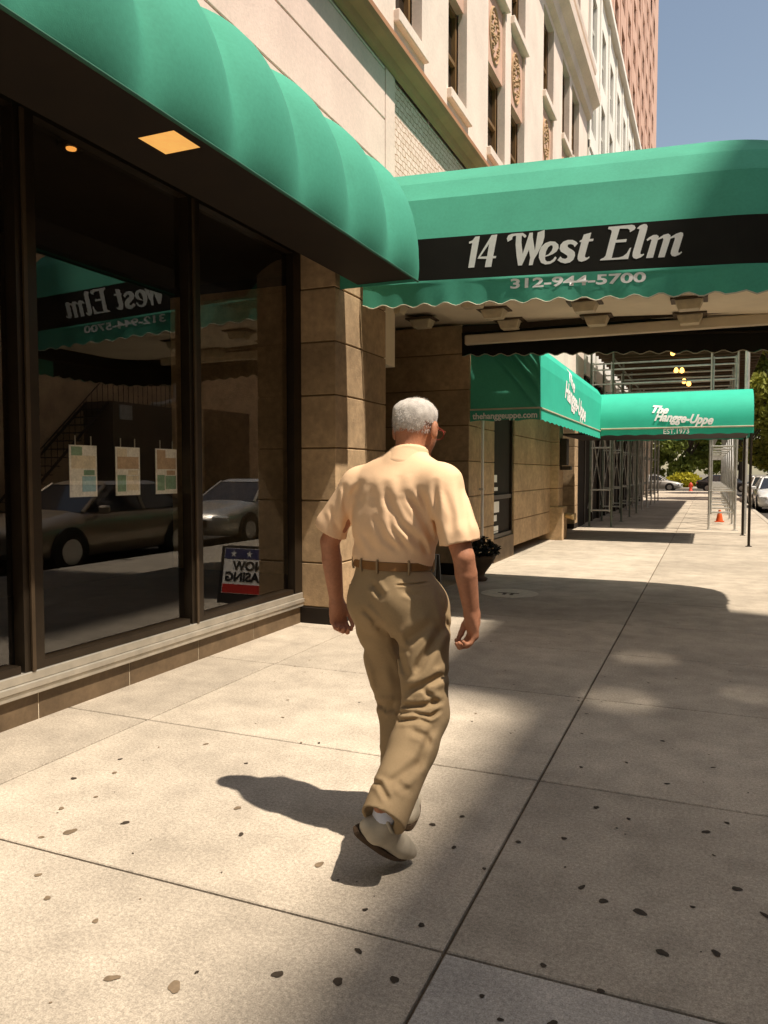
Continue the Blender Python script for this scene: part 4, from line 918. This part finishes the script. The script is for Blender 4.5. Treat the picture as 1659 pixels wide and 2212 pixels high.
#MAN
# ------------------------------------------------------------------ the walking man
class Field:
    """signed distance grid: parts blend smoothly into one surface"""
    def __init__(s, lo, hi, h):
        s.h = h; s.lo = np.array(lo, float); s.n = np.ceil((np.array(hi) - s.lo) / h).astype(int) + 1
        s.ax = [(s.lo[i] + h * np.arange(s.n[i])).astype(np.float32) for i in range(3)]
        s.d = np.full(s.n, .12, np.float32)
    def sl(s, lo, hi):
        r = []
        for i in range(3):
            a = max(0, int((lo[i] - s.lo[i]) / s.h)); b = min(s.n[i], int((hi[i] - s.lo[i]) / s.h) + 2); r.append(slice(a, max(a, b)))
        return tuple(r)
    def pts(s, S):
        return (s.ax[0][S[0]][:, None, None], s.ax[1][S[1]][None, :, None], s.ax[2][S[2]][None, None, :])
    def mix(s, S, v, k, op='u'):
        d = s.d[S]
        if op == 'u':
            if k <= 0: s.d[S] = np.minimum(d, v); return
            h = np.clip(.5 + .5 * (v - d) / k, 0, 1); s.d[S] = v + (d - v) * h - k * h * (1 - h)
        elif op == 's': s.d[S] = np.maximum(d, -v)
        else: s.d[S] = np.maximum(d, v)
    def cone(s, a, b, ra, rb, k=.02, sq=None, op='u'):
        """tapered limb; sq=(axis, factor) widens the section along an axis"""
        a = np.array(a, float); b = np.array(b, float); m = max(ra, rb) * (max(1, sq[1]) if sq else 1) + .05
        S = s.sl(np.minimum(a, b) - m, np.maximum(a, b) + m); x, y, z = s.pts(S)
        ab = b - a; L = ab @ ab
        t = np.clip(((x - a[0]) * ab[0] + (y - a[1]) * ab[1] + (z - a[2]) * ab[2]) / L, 0, 1)
        qx, qy, qz = x - a[0] - t * ab[0], y - a[1] - t * ab[1], z - a[2] - t * ab[2]
        r = ra + (rb - ra) * t
        if sq:
            u = np.array(sq[0], float); u /= np.linalg.norm(u); c = qx * u[0] + qy * u[1] + qz * u[2]; f = 1 / sq[1] - 1
            qx, qy, qz = qx + u[0] * c * f, qy + u[1] * c * f, qz + u[2] * c * f
        s.mix(S, (np.sqrt(qx * qx + qy * qy + qz * qz) - r).astype(np.float32), k, op)
    def ell(s, c, r, rot=None, k=.02, op='u'):
        c = np.array(c, float); m = max(r) + .05; S = s.sl(c - m, c + m); x, y, z = s.pts(S)
        Rm = np.eye(3) if rot is None else np.array(rot)      # rows: local axes
        p = [Rm[i, 0] * (x - c[0]) + Rm[i, 1] * (y - c[1]) + Rm[i, 2] * (z - c[2]) for i in range(3)]
        k0 = np.sqrt(sum((p[i] / r[i]) ** 2 for i in range(3))); k1 = np.sqrt(sum((p[i] / r[i] ** 2) ** 2 for i in range(3))) + 1e-6
        s.mix(S, (k0 * (k0 - 1) / k1).astype(np.float32), k, op)
    def plane(s, p, n, lo, hi, op='i'):
        """keep the side the normal points away from, inside a box"""
        n = np.array(n, float); n /= np.linalg.norm(n); S = s.sl(lo, hi); x, y, z = s.pts(S)
        s.mix(S, ((x - p[0]) * n[0] + (y - p[1]) * n[1] + (z - p[2]) * n[2]).astype(np.float32), 0, op)
    def crease(s, lines, gain=1.0):
        """press folds into the cloth: polylines given as seen from behind, depth and width in metres"""
        near = np.argwhere(np.abs(s.d) < .035)
        P = s.lo + near * s.h
        ya, pi_ = R(22.9), R(2.9)
        fw = np.array((-math.sin(ya) * math.cos(pi_), math.cos(ya) * math.cos(pi_), -math.sin(pi_))); rt = np.array((math.cos(ya), math.sin(ya), 0)); up = np.cross(rt, fw)
        q = P - np.array((0, 0, 1.45)); zz = q @ fw; U = np.stack([829.5 + 1657 * (q @ rt) / zz, 1106 - 1657 * (q @ up) / zz], 1)
        tot = np.zeros(len(P))
        for pts, amp, wid in lines:
            pts = np.array(pts, float); best = np.full(len(P), 1e9); arc = np.zeros(len(P)); acc = 0; segl = np.linalg.norm(np.diff(pts, axis=0), axis=1); tl = segl.sum()
            for i in range(len(pts) - 1):
                ab = pts[i + 1] - pts[i]; t = np.clip(((U - pts[i]) @ ab) / (ab @ ab), 0, 1)
                dd = np.linalg.norm(U - pts[i] - t[:, None] * ab, axis=1); m = dd < best
                best[m] = dd[m]; arc[m] = (acc + t[m] * segl[i]) / tl; acc += segl[i]
            w_px = wid * 575
            fade = np.clip(np.minimum(arc, 1 - arc) * 5 + .25, 0, 1)
            g = np.exp(-(best / w_px) ** 2) - .55 * np.exp(-((best - 1.9 * w_px) / (w_px * 1.0)) ** 2)
            tot += amp * gain * g * fade
        tot = np.clip(tot, -.008, .0135); s.d[near[:, 0], near[:, 1], near[:, 2]] += tot.astype(np.float32)
    def mesh(s, name, mat, parent):
        d = s.d; neg = d < 0
        cs = [neg[i:d.shape[0] - 1 + i, j:d.shape[1] - 1 + j, k:d.shape[2] - 1 + k] for i in (0, 1) for j in (0, 1) for k in (0, 1)]
        cnt = sum(c.astype(np.int8) for c in cs); act = (cnt > 0) & (cnt < 8); idx = np.argwhere(act)
        num = np.full(act.shape, -1, np.int64); num[tuple(idx.T)] = np.arange(len(idx))
        acc = np.zeros((len(idx), 3)); c_ = np.zeros(len(idx))
        corner = [(i, j, k) for i in (0, 1) for j in (0, 1) for k in (0, 1)]
        for a in range(8):
            for b in range(a + 1, 8):
                A, B = np.array(corner[a]), np.array(corner[b])
                if np.abs(A - B).sum() != 1: continue
                da = d[tuple((idx + A).T)]; db = d[tuple((idx + B).T)]; m = (da < 0) != (db < 0)
                t = np.where(m, da / np.where(m, da - db, 1), 0)
                acc[m] += (A + (B - A) * t[:, None])[m]; c_[m] += 1
        V = s.lo + (idx + acc / c_[:, None]) * s.h
        F = []
        for ax in range(3):
            sl0 = [slice(None)] * 3; sl1 = [slice(None)] * 3; sl0[ax] = slice(0, -1); sl1[ax] = slice(1, None)
            ch = np.argwhere(neg[tuple(sl0)] != neg[tuple(sl1)])
            o1, o2 = [i for i in range(3) if i != ax]
            ok = (ch[:, o1] > 0) & (ch[:, o2] > 0) & (ch[:, o1] < d.shape[o1] - 1) & (ch[:, o2] < d.shape[o2] - 1); ch = ch[ok]
            def at(i, j):
                q = ch.copy(); q[:, o1] += i; q[:, o2] += j; return num[tuple(q.T)]
            q = np.stack([at(-1, -1), at(0, -1), at(0, 0), at(-1, 0)], 1)
            flip = neg[tuple(ch.T)] ^ (ax == 1); q[~flip] = q[~flip][:, ::-1]; F.append(q)
        F = np.concatenate(F)
        # light smoothing removes the grid steps
        E_ = np.concatenate([F[:, [0, 1]], F[:, [1, 2]], F[:, [2, 3]], F[:, [3, 0]]])
        for lam in (.5, -.52, .5, -.52):
            sm_ = np.zeros_like(V); cn_ = np.zeros(len(V))
            for i in range(3): sm_[:, i] = np.bincount(E_[:, 0], V[E_[:, 1], i], len(V)) + np.bincount(E_[:, 1], V[E_[:, 0], i], len(V))
            cn_ = np.bincount(E_[:, 0], minlength=len(V)) + np.bincount(E_[:, 1], minlength=len(V))
            V = V + lam * (sm_ / np.maximum(cn_, 1)[:, None] - V)
        me = bpy.data.meshes.new(name); me.from_pydata(V.tolist(), [], F.tolist()); me.materials.append(mat)
        me.polygons.foreach_set('use_smooth', [True] * len(me.polygons))
        o = bpy.data.objects.new(name, me); C.objects.link(o)
        bm = bmesh.new(); bm.from_mesh(me); bmesh.ops.recalc_face_normals(bm, faces=bm.faces); bm.to_mesh(me); bm.free()
        if parent is not None: o.parent = parent; o.matrix_parent_inverse = Matrix.Translation(-parent.location)
        return o

man = thing('person', (-1.1, 2.8, 0), 'grey haired man in a peach polo shirt and khaki trousers walking away along the pavement', 'person')
A3 = lambda *p: np.array(p, float)
rx = A3(.952, -.306, 0); fy = A3(.306, .952, 0)      # his right, his front
Rsh, Lsh = A3(-.915, 2.725, 1.405), A3(-1.318, 2.855, 1.395)
Rel, Lel = A3(-.812, 2.665, 1.145), A3(-1.452, 2.855, 1.165)
Rwr, Lwr = A3(-.800, 2.735, .925), A3(-1.452, 2.92, .895)
neck0, head_c = A3(-1.085, 2.80, 1.47), A3(-1.068, 2.855, 1.652)
hx = A3(.97, -.24, 0); hf = A3(.24, .97, 0)          # head axes, turned a little to his right
hf_t = hf * .98 + A3(0, 0, -.17); hf_t /= np.linalg.norm(hf_t); hu = np.cross(hx, hf_t)
HR = np.stack([hx, hf_t, hu])
Rhip, Lhip = A3(-1.02, 2.77, .93), A3(-1.235, 2.835, .93)
Rkn, Lkn = A3(-.978, 2.715, .505), A3(-1.198, 2.985, .45)
Ran, Lan = A3(-1.020, 2.415, .285), A3(-1.165, 2.90, .09)

def hand(B, wr, d, n, l, side):
    d, n, l = (np.array(v, float) / np.linalg.norm(v) for v in (d, n, l))
    pc = wr + d * .048
    B.ell(pc, (.041, .016, .052), np.stack([l, n, d]), k=.022)
    for i, (o, L_, r) in enumerate(((.031, .92, .0098), (.010, 1.0, .0102), (-.011, .95, .0098), (-.030, .78, .0086))):
        k0 = wr + d * (.088 - .006 * abs(i - 1)) + l * o
        k1 = k0 + (d * .72 + n * .62) * .043 * L_; k2 = k1 + (d * .02 + n * .98 ) * .027 * L_; k3 = k2 + (-d * .75 + n * .5) * .021 * L_
        B.cone(pc + l * o * .6 + d * .01, k0, r * 1.15, r * 1.12, k=.012)
        B.cone(k0, k1, r * 1.1, r, k=.006); B.cone(k1, k2, r, r * .93, k=.004); B.cone(k2, k3, r * .93, r * .82, k=.004)
    t0 = wr + d * .022 + l * .026; t1 = t0 + (d * .62 + l * .55 + n * .35) * .046; t2 = t1 + (d * .85 + n * .45 - l * .08) * .034; t3 = t2 + (d * .72 + n * .6 - l * .25) * .026
    B.cone(t0, t1, .017, .0125, k=.016); B.cone(t1, t2, .0122, .0112, k=.005); B.cone(t2, t3, .0110, .0088, k=.004)

# --- body: head, neck, trunk, arms, hands and legs grown as one surface
B = Field((-1.60, 2.25, .06), (-.70, 3.16, 1.80), .0046)
B.ell(head_c, (.073, .094, .088), HR, k=.01)                                    # skull
B.ell(head_c + hf_t * .045 - hu * .060, (.056, .058, .072), HR, k=.05)          # face and jaw
B.ell(head_c + hf_t * .082 - hu * .125, (.024, .022, .018), HR, k=.03)          # chin
B.ell(head_c + hf_t * .108 - hu * .048, (.013, .017, .026), HR, k=.02)          # nose
B.ell(head_c + hf_t * .098 - hu * .005, (.046, .012, .010), HR, k=.02)          # brow
B.ell(head_c + hf_t * .094 - hu * .088, (.026, .011, .007), HR, k=.008)         # lips
for s_ in (-1, 1):
    B.ell(head_c + hf_t * .098 + hx * .031 * s_ - hu * .026, (.014, .010, .009), HR, op='s')
    B.ell(head_c + hf_t * .086 + hx * .031 * s_ - hu * .026, (.012, .012, .011), HR, k=.004)
    ec = head_c + hx * .088 * s_ - hu * .036 - hf_t * .002
    B.ell(ec + hx * .004 * s_, (.012, .020, .036), HR, k=.008); B.ell(ec + hx * .014 * s_ + hf_t * .010, (.007, .009, .018), HR, op='s')
B.cone(neck0 - A3(0, 0, .03), head_c - hu * .055 - hf_t * .022, .062, .058, k=.035)
B.cone(neck0 - A3(0, 0, .06), A3(-1.14, 2.80, 1.10), .10, .11, k=.06, sq=(rx, 1.35))
B.cone(Rsh, Lsh, .06, .06, k=.05); B.ell(A3(-1.135, 2.80, .98), (.15, .10, .12), np.stack([rx, fy, A3(0, 0, 1)]), k=.05)
for sh, el, wr in ((Rsh, Rel, Rwr), (Lsh, Lel, Lwr)):
    B.cone(sh, el, .049, .040, k=.03)
    mid = el + (wr - el) * .28
    B.cone(el, mid, .040, .040, k=.004); B.cone(mid, wr, .040, .0275, k=.004, sq=(fy, 1.12))
    B.cone(wr, wr + (wr - el) / np.linalg.norm(wr - el) * .03, .0275, .026, k=.012, sq=(fy, 1.2))
hand(B, Rwr, (.02, .10, -1), (-.72, -.62, -.1), (-.55, .80, .05), 1)
hand(B, Lwr, (.01, .16, -1), (.80, -.52, -.08), (.50, .84, .1), -1)
for hp, kn, an in ((Rhip, Rkn, Ran), (Lhip, Lkn, Lan)):
    B.cone(hp, kn, .075, .05, k=.03); B.cone(kn, an, .048, .036, k=.02)
B.mesh('body', skin, man)

# --- hair: close-cropped, thin on top
H = Field(head_c - .16, head_c + .16, .0034)
H.ell(head_c + hu * .001 - hf_t * .002, (.082, .103, .093), HR, k=0)
for s_ in (-1, 1): H.ell(head_c + hx * .028 * s_ + hu * .030 - hf_t * .012, (.050, .082, .050), HR, k=.02)
S_ = H.sl(H.lo, H.lo + 1); x_, y_, z_ = H.pts(S_)
lu = (x_ - head_c[0]) * hu[0] + (y_ - head_c[1]) * hu[1] + (z_ - head_c[2]) * hu[2]
lf = (x_ - head_c[0]) * hf_t[0] + (y_ - head_c[1]) * hf_t[1] + (z_ - head_c[2]) * hf_t[2]
lx = (x_ - head_c[0]) * hx[0] + (y_ - head_c[1]) * hx[1] + (z_ - head_c[2]) * hx[2]
nap = -.062 + .018 * np.cos(lx * 40)
line = np.where(lf < -.01, nap, np.where(lf < .035, nap + (lf + .01) * 1.9, .03 + (lf - .035) * 1.3))
line = np.where((np.abs(lx) > .058) & (lf > -.045) & (lf < .03), np.maximum(line, -.008), line)
line = line + .004 * np.sin(lx * 260) * np.sin(lf * 230)
nz_ = 0
for q in range(26):
    kv = rng.normal(size=3); kv *= rng.uniform(60, 330) / np.linalg.norm(kv) ; nz_ = nz_ + .00028 * np.sin(x_ * kv[0] + y_ * kv[1] + z_ * kv[2] * .6 + rng.uniform(0, 6.28))
H.d = np.maximum(H.d + nz_.astype(np.float32), (line - lu).astype(np.float32) * .8)
H.mesh('hair', hair_m, man)
hb = MB(); hv = []; hfx = []
for q in range(9000):                                 # short hairs breaking the outline
    v = rng.normal(size=3); v /= np.linalg.norm(v)
    p = v * np.array([.083, .104, .097])
    l_ = -.058 if p[1] < -.01 else (-.058 + (p[1] + .01) * 1.9 if p[1] < .035 else .03 + (p[1] - .035) * 1.3)
    if p[2] < l_ + .004: continue
    n_ = HR.T @ (v * .07 + np.array([.1, -.25, -.45]) * (1 if p[2] < .05 else .2) + np.array([.25, .5, 0]) * (p[2] > .05) + rng.normal(size=3) * .22); n_ /= np.linalg.norm(n_)
    c_ = head_c + HR.T @ (p * np.array([1.0, 1, 1.0 if p[2] < .03 else .985]) * 1.0); t_ = np.cross(n_, rng.normal(size=3)); t_ /= np.linalg.norm(t_)
    L_ = rng.uniform(.007, .015); o_ = len(hv)
    hv += [c_ - t_ * .0007, c_ + t_ * .0007, c_ + n_ * L_]; hfx.append((o_, o_ + 1, o_ + 2))
hb.add(hv, hfx); o = hb.build('hair_strands', hair_m, man); o['kind'] = 'stuff'
# --- spectacles
gl = MB()
for s_ in (-1, 1):
    gl.tube([tuple(head_c + hx * .080 * s_ - hu * .020 - hf_t * .012), tuple(head_c + hx * .078 * s_ - hu * .016 + hf_t * .05), tuple(head_c + hx * .066 * s_ - hu * .018 + hf_t * .116)], .0026, 6)
    gl.tube([tuple(head_c + hx * (.033 * s_ + .026 * math.cos(a)) + hu * (-.028 + .020 * math.sin(a)) + hf_t * .118) for a in np.linspace(0, 6.283, 17)], .0022, 5, False)
gl.tube([tuple(head_c + hx * -.008 - hu * .022 + hf_t * .120), tuple(head_c + hx * .008 - hu * .022 + hf_t * .120)], .002, 5)
gl.build('spectacles', specs_m, man)

# --- shirt
cA = lambda pts, s=.4219, ox=950, oy=1250: [((ox + s * a) / 1.5069, (oy + s * b) / 1.5069) for a, b in pts]
T = Field((-1.62, 2.5, 1.02), (-.68, 3.08, 1.62), .0046)
T.cone(A3(-1.150, 2.81, 1.12), A3(-1.130, 2.80, 1.26), .128, .132, k=.03, sq=(rx, 1.42))
T.cone(A3(-1.130, 2.80, 1.26), A3(-1.110, 2.785, 1.375), .130, .122, k=.04, sq=(rx, 1.46))
T.ell(A3(-1.16, 2.88, 1.17), (.15, .11, .12), np.stack([rx, fy, A3(0, 0, 1)]), k=.05)
T.cone(Rsh + A3(.0, .01, .005), Lsh + A3(0, .01, .005), .068, .068, k=.06)
T.cone(Rsh + A3(-.05, .02, .035), neck0 + A3(.03, 0, .015), .042, .062, k=.06); T.cone(Lsh + A3(.05, 0, .035), neck0 + A3(-.03, 0, .015), .042, .062, k=.06)
T.cone(Rsh, A3(-.838, 2.688, 1.225), .074, .073, k=.035); T.cone(A3(-.838, 2.688, 1.225), A3(-.824, 2.680, 1.10), .074, .080, k=.01)
T.cone(Lsh, A3(-1.445, 2.865, 1.235), .072, .068, k=.035); T.cone(A3(-1.445, 2.865, 1.235), A3(-1.475, 2.868, 1.12), .068, .072, k=.01)
T.cone(neck0 + A3(0, 0, .0), neck0 + A3(.006, .014, .060), .079, .070, k=.022)          # collar stand and fall
T.plane((-.826, 2.68, 1.196), (.22, -.05, -1), (-.92, 2.5, 1.0), (-.68, 3.0, 1.30)); T.plane((-1.463, 2.866, 1.213), (-.55, .05, -1), (-1.62, 2.6, 1.0), (-1.372, 3.05, 1.30))
T.plane((neck0 + A3(.004, .012, .074)), (-.10, .30, 1), (-1.25, 2.6, 1.45), (-.95, 3.05, 1.62))
T.plane((-1.14, 2.80, 1.083), (-.05, .02, -1), (-1.372, 2.5, 1.0), (-.905, 3.08, 1.2))
T.crease([
    (cA([(715,790),(750,920),(830,1080),(960,1200),(1060,1300)]), .0130, .0150), (cA([(640,1040),(720,1200),(830,1290)]), .009, .012),
    (cA([(740,980),(770,1110),(860,1230),(905,1285)]), .009, .011), (cA([(890,850),(980,980),(1080,1180),(1130,1300)]), .0125, .013), (cA([(980,820),(1040,960),(1095,1110)]), .010, .012),
    (cA([(1110,760),(1108,1050),(1170,1290)]), .012, .011), (cA([(540,770),(450,870),(432,1130)]), .013, .014), (cA([(410,790),(405,1000)]), .010, .009),
    (cA([(1300,740),(1335,1000),(1360,1180)]), .011, .013), (cA([(1170,800),(1230,1000),(1240,1180)]), .006, .012), (cA([(300,960),(330,1060),(360,1130)]), .006, .009), (cA([(560,1150),(640,1290)]), .007, .013),
    (cA([(470,1180),(540,1320)]), .006, .012), (cA([(1000,1180),(1040,1310)]), .007, .009), (cA([(600,760),(640,900)]), .004, .016), (cA([(830,700),(850,860)]), .004, .016)], .58)
T.mesh('polo_shirt', shirt_m, man)
cl = Field(neck0 + A3(-.14, -.14, -.03), neck0 + A3(.14, .16, .11), .0034)
cl.cone(neck0 + A3(-.002, -.006, .008), neck0 + A3(.005, .010, .058), .084, .0735, k=0, sq=(rx, 1.06))
cl.plane(neck0 + A3(.004, .010, .066), (-.10, .30, 1), cl.lo, cl.lo + 1); cl.plane(neck0 + A3(0, -.02, .022), (0, .32, -1), cl.lo, cl.lo + 1)
cl.mesh('collar', shirt_m, man)

# --- trousers, belt, loops
cB = lambda pts: cA(pts, .3707, 1050, 1880)
P_ = Field((-1.42, 2.28, .10), (-.80, 3.10, 1.16), .0046)
P_.cone(A3(-1.150, 2.805, 1.09), A3(-1.135, 2.80, .97), .121, .129, k=.03, sq=(rx, 1.35))
P_.ell(A3(-1.055, 2.745, .93), (.102, .10, .13), np.stack([rx, fy, A3(0, 0, 1)]), k=.05); P_.ell(A3(-1.225, 2.80, .94), (.100, .10, .12), np.stack([rx, fy, A3(0, 0, 1)]), k=.05)
P_.cone(Rhip + A3(.010, 0, .0), Rkn + A3(.004, .0, .03), .107, .084, k=.05); P_.cone(Rkn + A3(.004, 0, .03), Rkn + (Ran - Rkn) * .3, .086, .086, k=.03); P_.cone(Rkn + (Ran - Rkn) * .3, Ran + A3(.006, -.014, -.03), .086, .082, k=.03)
P_.cone(Lhip, Lkn, .104, .079, k=.045); P_.cone(Lkn, Lan + A3(0, 0, .05), .078, .068, k=.03)
# hem of the lifted leg is cut square to the shank
ax_ = (Ran - Rkn) / np.linalg.norm(Ran - Rkn)
P_.plane(Ran + ax_ * .040, ax_, (-1.2, 2.28, .1), (-.85, 2.58, .46)); P_.plane((0, 0, .075), (0, 0, -1), (-1.42, 2.6, .0), (-.8, 3.1, .3)); P_.plane((-1.14, 2.8, 1.112), (0, 0, 1), (-1.42, 2.4, 1.0), (-.8, 3.1, 1.2))
P_.crease([
    (cB([(620,560),(690,700),(735,880)]), .010, .012), (cB([(440,400),(520,450)]), .007, .012),
    (cB([(810,850),(900,690),(1060,420)]), .016, .018), (cB([(710,590),(860,480),(990,410)]), .012, .022), (cB([(620,480),(660,560),(740,660)]), .008, .012),
    (cB([(760,1000),(870,950),(1080,850)]), .016, .014), (cB([(870,970),(960,1060),(1000,1120)]), .010, .012), (cB([(700,1135),(850,1130),(1030,1085)]), .015, .011), (cB([(670,1190),(800,1185),(950,1220),(1030,1165)]), .012, .008), (cB([(665,1260),(850,1240),(940,1275)]), .010, .009),
    (cB([(340,560),(470,800),(520,1010)]), .014, .020), (cB([(300,330),(420,560),(580,830)]), .010, .022), (cB([(360,280),(470,390)]), .008, .010), (cB([(480,1105),(560,1130),(640,1115)]), .012, .012), (cB([(540,1180),(640,1150)]), .010, .010),
    (cB([(780,1345),(900,1390),(940,1470)]), .008, .012), (cB([(560,1810),(700,1740),(860,1600)]), .010, .018), (cB([(440,1800),(500,1815),(580,1960)]), .009, .010), (cB([(980,1290),(900,1480),(820,1720)]), .008, .014), (cB([(640,1800),(760,1880)]), .007, .014),
    (cB([(640,68),(780,60),(935,44)]), .006, .0035), (cB([(215,44),(250,46)]), .006, .004), (cB([(440,60),(520,170)]), .009, .012), (cB([(700,120),(800,155),(880,150)]), .004, .010), (cB([(1000,100),(1060,300),(1100,470)]), .006, .010), (cB([(450,1500),(500,1560)]), .004, .012)])
P_.cone(Ran + ax_ * .055, Ran + ax_ * .11, .060, .064, op='s')
tr = P_.mesh('trousers', pants_m, man)
bt = MB(); nb_ = 72; Pb = []
def waist(a, r, z): 
    c = A3(-1.148, 2.805, z); return tuple(c + rx * math.cos(a) * r * 1.36 + fy * math.sin(a) * r)
for i in range(nb_):
    a = 2 * math.pi * i / nb_
    Pb += [waist(a, .1245, 1.078), waist(a, .1285, 1.080), waist(a, .1285, 1.110), waist(a, .1245, 1.112)]
bt.grid([Pb[(i % nb_) * 4 + j] for i in range(nb_ + 1) for j in range(4)], nb_ + 1, 4); bt.build('belt', belt_m, man, smooth=False)
for a in (-1.9, -1.40, -.62, .4, 1.3, 2.2, 3.6):
    MB().tube([waist(a, .129, 1.066), waist(a, .1315, 1.078), waist(a, .1315, 1.112), waist(a, .127, 1.118)], .0052, 6).build('belt_loop', pants_m, tr)
# --- shoes and socks
def shoe(heel, toe, up, name_side):
    heel, toe = A3(*heel), A3(*toe); L_ = np.linalg.norm(toe - heel); ex = (toe - heel) / L_; up = A3(*up); up = up - ex * (up @ ex); up /= np.linalg.norm(up); ey = np.cross(up, ex)
    RM = np.stack([ex, ey, up]); at = lambda u, v, w_: heel + ex * u * L_ + ey * v + up * w_
    lo = np.minimum(heel, toe) - .13; hi = np.maximum(heel, toe) + .16
    U = Field(lo, hi, .0036)
    U.ell(at(.17, 0, .055), (.068, .037, .050), RM, k=.01); U.ell(at(.74, .0, .040), (.098, .045, .034), RM, k=.03); U.cone(at(.25, 0, .05), at(.70, 0, .045), .042, .038, k=.03)
    U.cone(at(.20, 0, .055), at(.16, 0, .098), .041, .040, k=.02); U.cone(at(.50, 0, .065), at(.30, 0, .092), .030, .036, k=.02)
    U.cone(at(.17, 0, .150), at(.19, 0, .080), .029, .031, op='s')
    U.plane(at(0, 0, .018), -up, lo, hi)
    sh_ = U.mesh('shoe', shoe_m, man)
    n = 40; o_ = []
    prof_u = lambda t: (.5 - .5 * math.cos(t)) 
    ring = []
    for k in range(n):
        t = 2 * math.pi * k / n; u = -.035 + 1.06 * (.5 - .5 * math.cos(t)); wv = (.034 + .012 * math.sin(math.pi * min(1, max(0, u)) ** 1.4) * 1.2) * (abs(math.sin(t)) ** .55) * math.copysign(1, math.sin(t))
        ring.append((u, wv))
    v = [tuple(at(u, w_, z)) for z, sc_ in ((0, .97), (.006, 1), (.022, 1), (.024, .95)) for u, w_ in [(.5 + (a - .5) * sc_, b * sc_) for a, b in ring]]
    f = [(i * n + k, i * n + (k + 1) % n, (i + 1) * n + (k + 1) % n, (i + 1) * n + k) for i in range(3) for k in range(n)] + [tuple(range(n))[::-1], tuple(range(3 * n, 4 * n))]
    MB().add(v, f).build('sole', sole_m, sh_)
    lc = MB()
    for u in (.42, .48, .54): lc.tube([tuple(at(u, -.022, .078 - (u - .42) * .1)), tuple(at(u + .012, 0, .090 - (u - .42) * .12)), tuple(at(u, .022, .078 - (u - .42) * .1))], .0028, 5)
    lc.build('lace', sock_m, sh_)
    MB().tube([tuple(at(.185 + .135 * math.cos(a), .036 * math.sin(a), .112 - .016 * math.cos(a))) for a in np.linspace(0, 6.2832, 25)], .0065, 7, False).build('shoe_collar', shoe_m, sh_, smooth=True)
    MB().tube([tuple(at(.78 + .03 * math.cos(a * 2), .046 * math.sin(a), .020 + .050 * math.cos(a) ** 2)) for a in np.linspace(-1.5, 1.5, 13)], .0018, 5, False).build('toe_seam', sole_m, sh_)
    return at
atR = shoe((-1.115, 2.372, .200), (-1.018, 2.600, .022), (.10, -.60, .80), 'r')
atL = shoe((-1.098, 2.845, .002), (-1.190, 3.125, .002), (0, 0, 1), 'l')
sk = MB(); sk.tube([tuple(atR(.18, 0, .07)), tuple(Ran * .55 + atR(.17, 0, .11) * .45), tuple(Ran - ax_ * .03), tuple(Ran - ax_ * .09)], [.035, .044, .050, .053], 18); sk.build('sock', sock_m, man, smooth=True)
sk = MB(); sk.tube([tuple(atL(.18, 0, .07)), tuple(atL(.18, 0, .13))], [.034, .04], 18); sk.build('sock', sock_m, man, smooth=True)
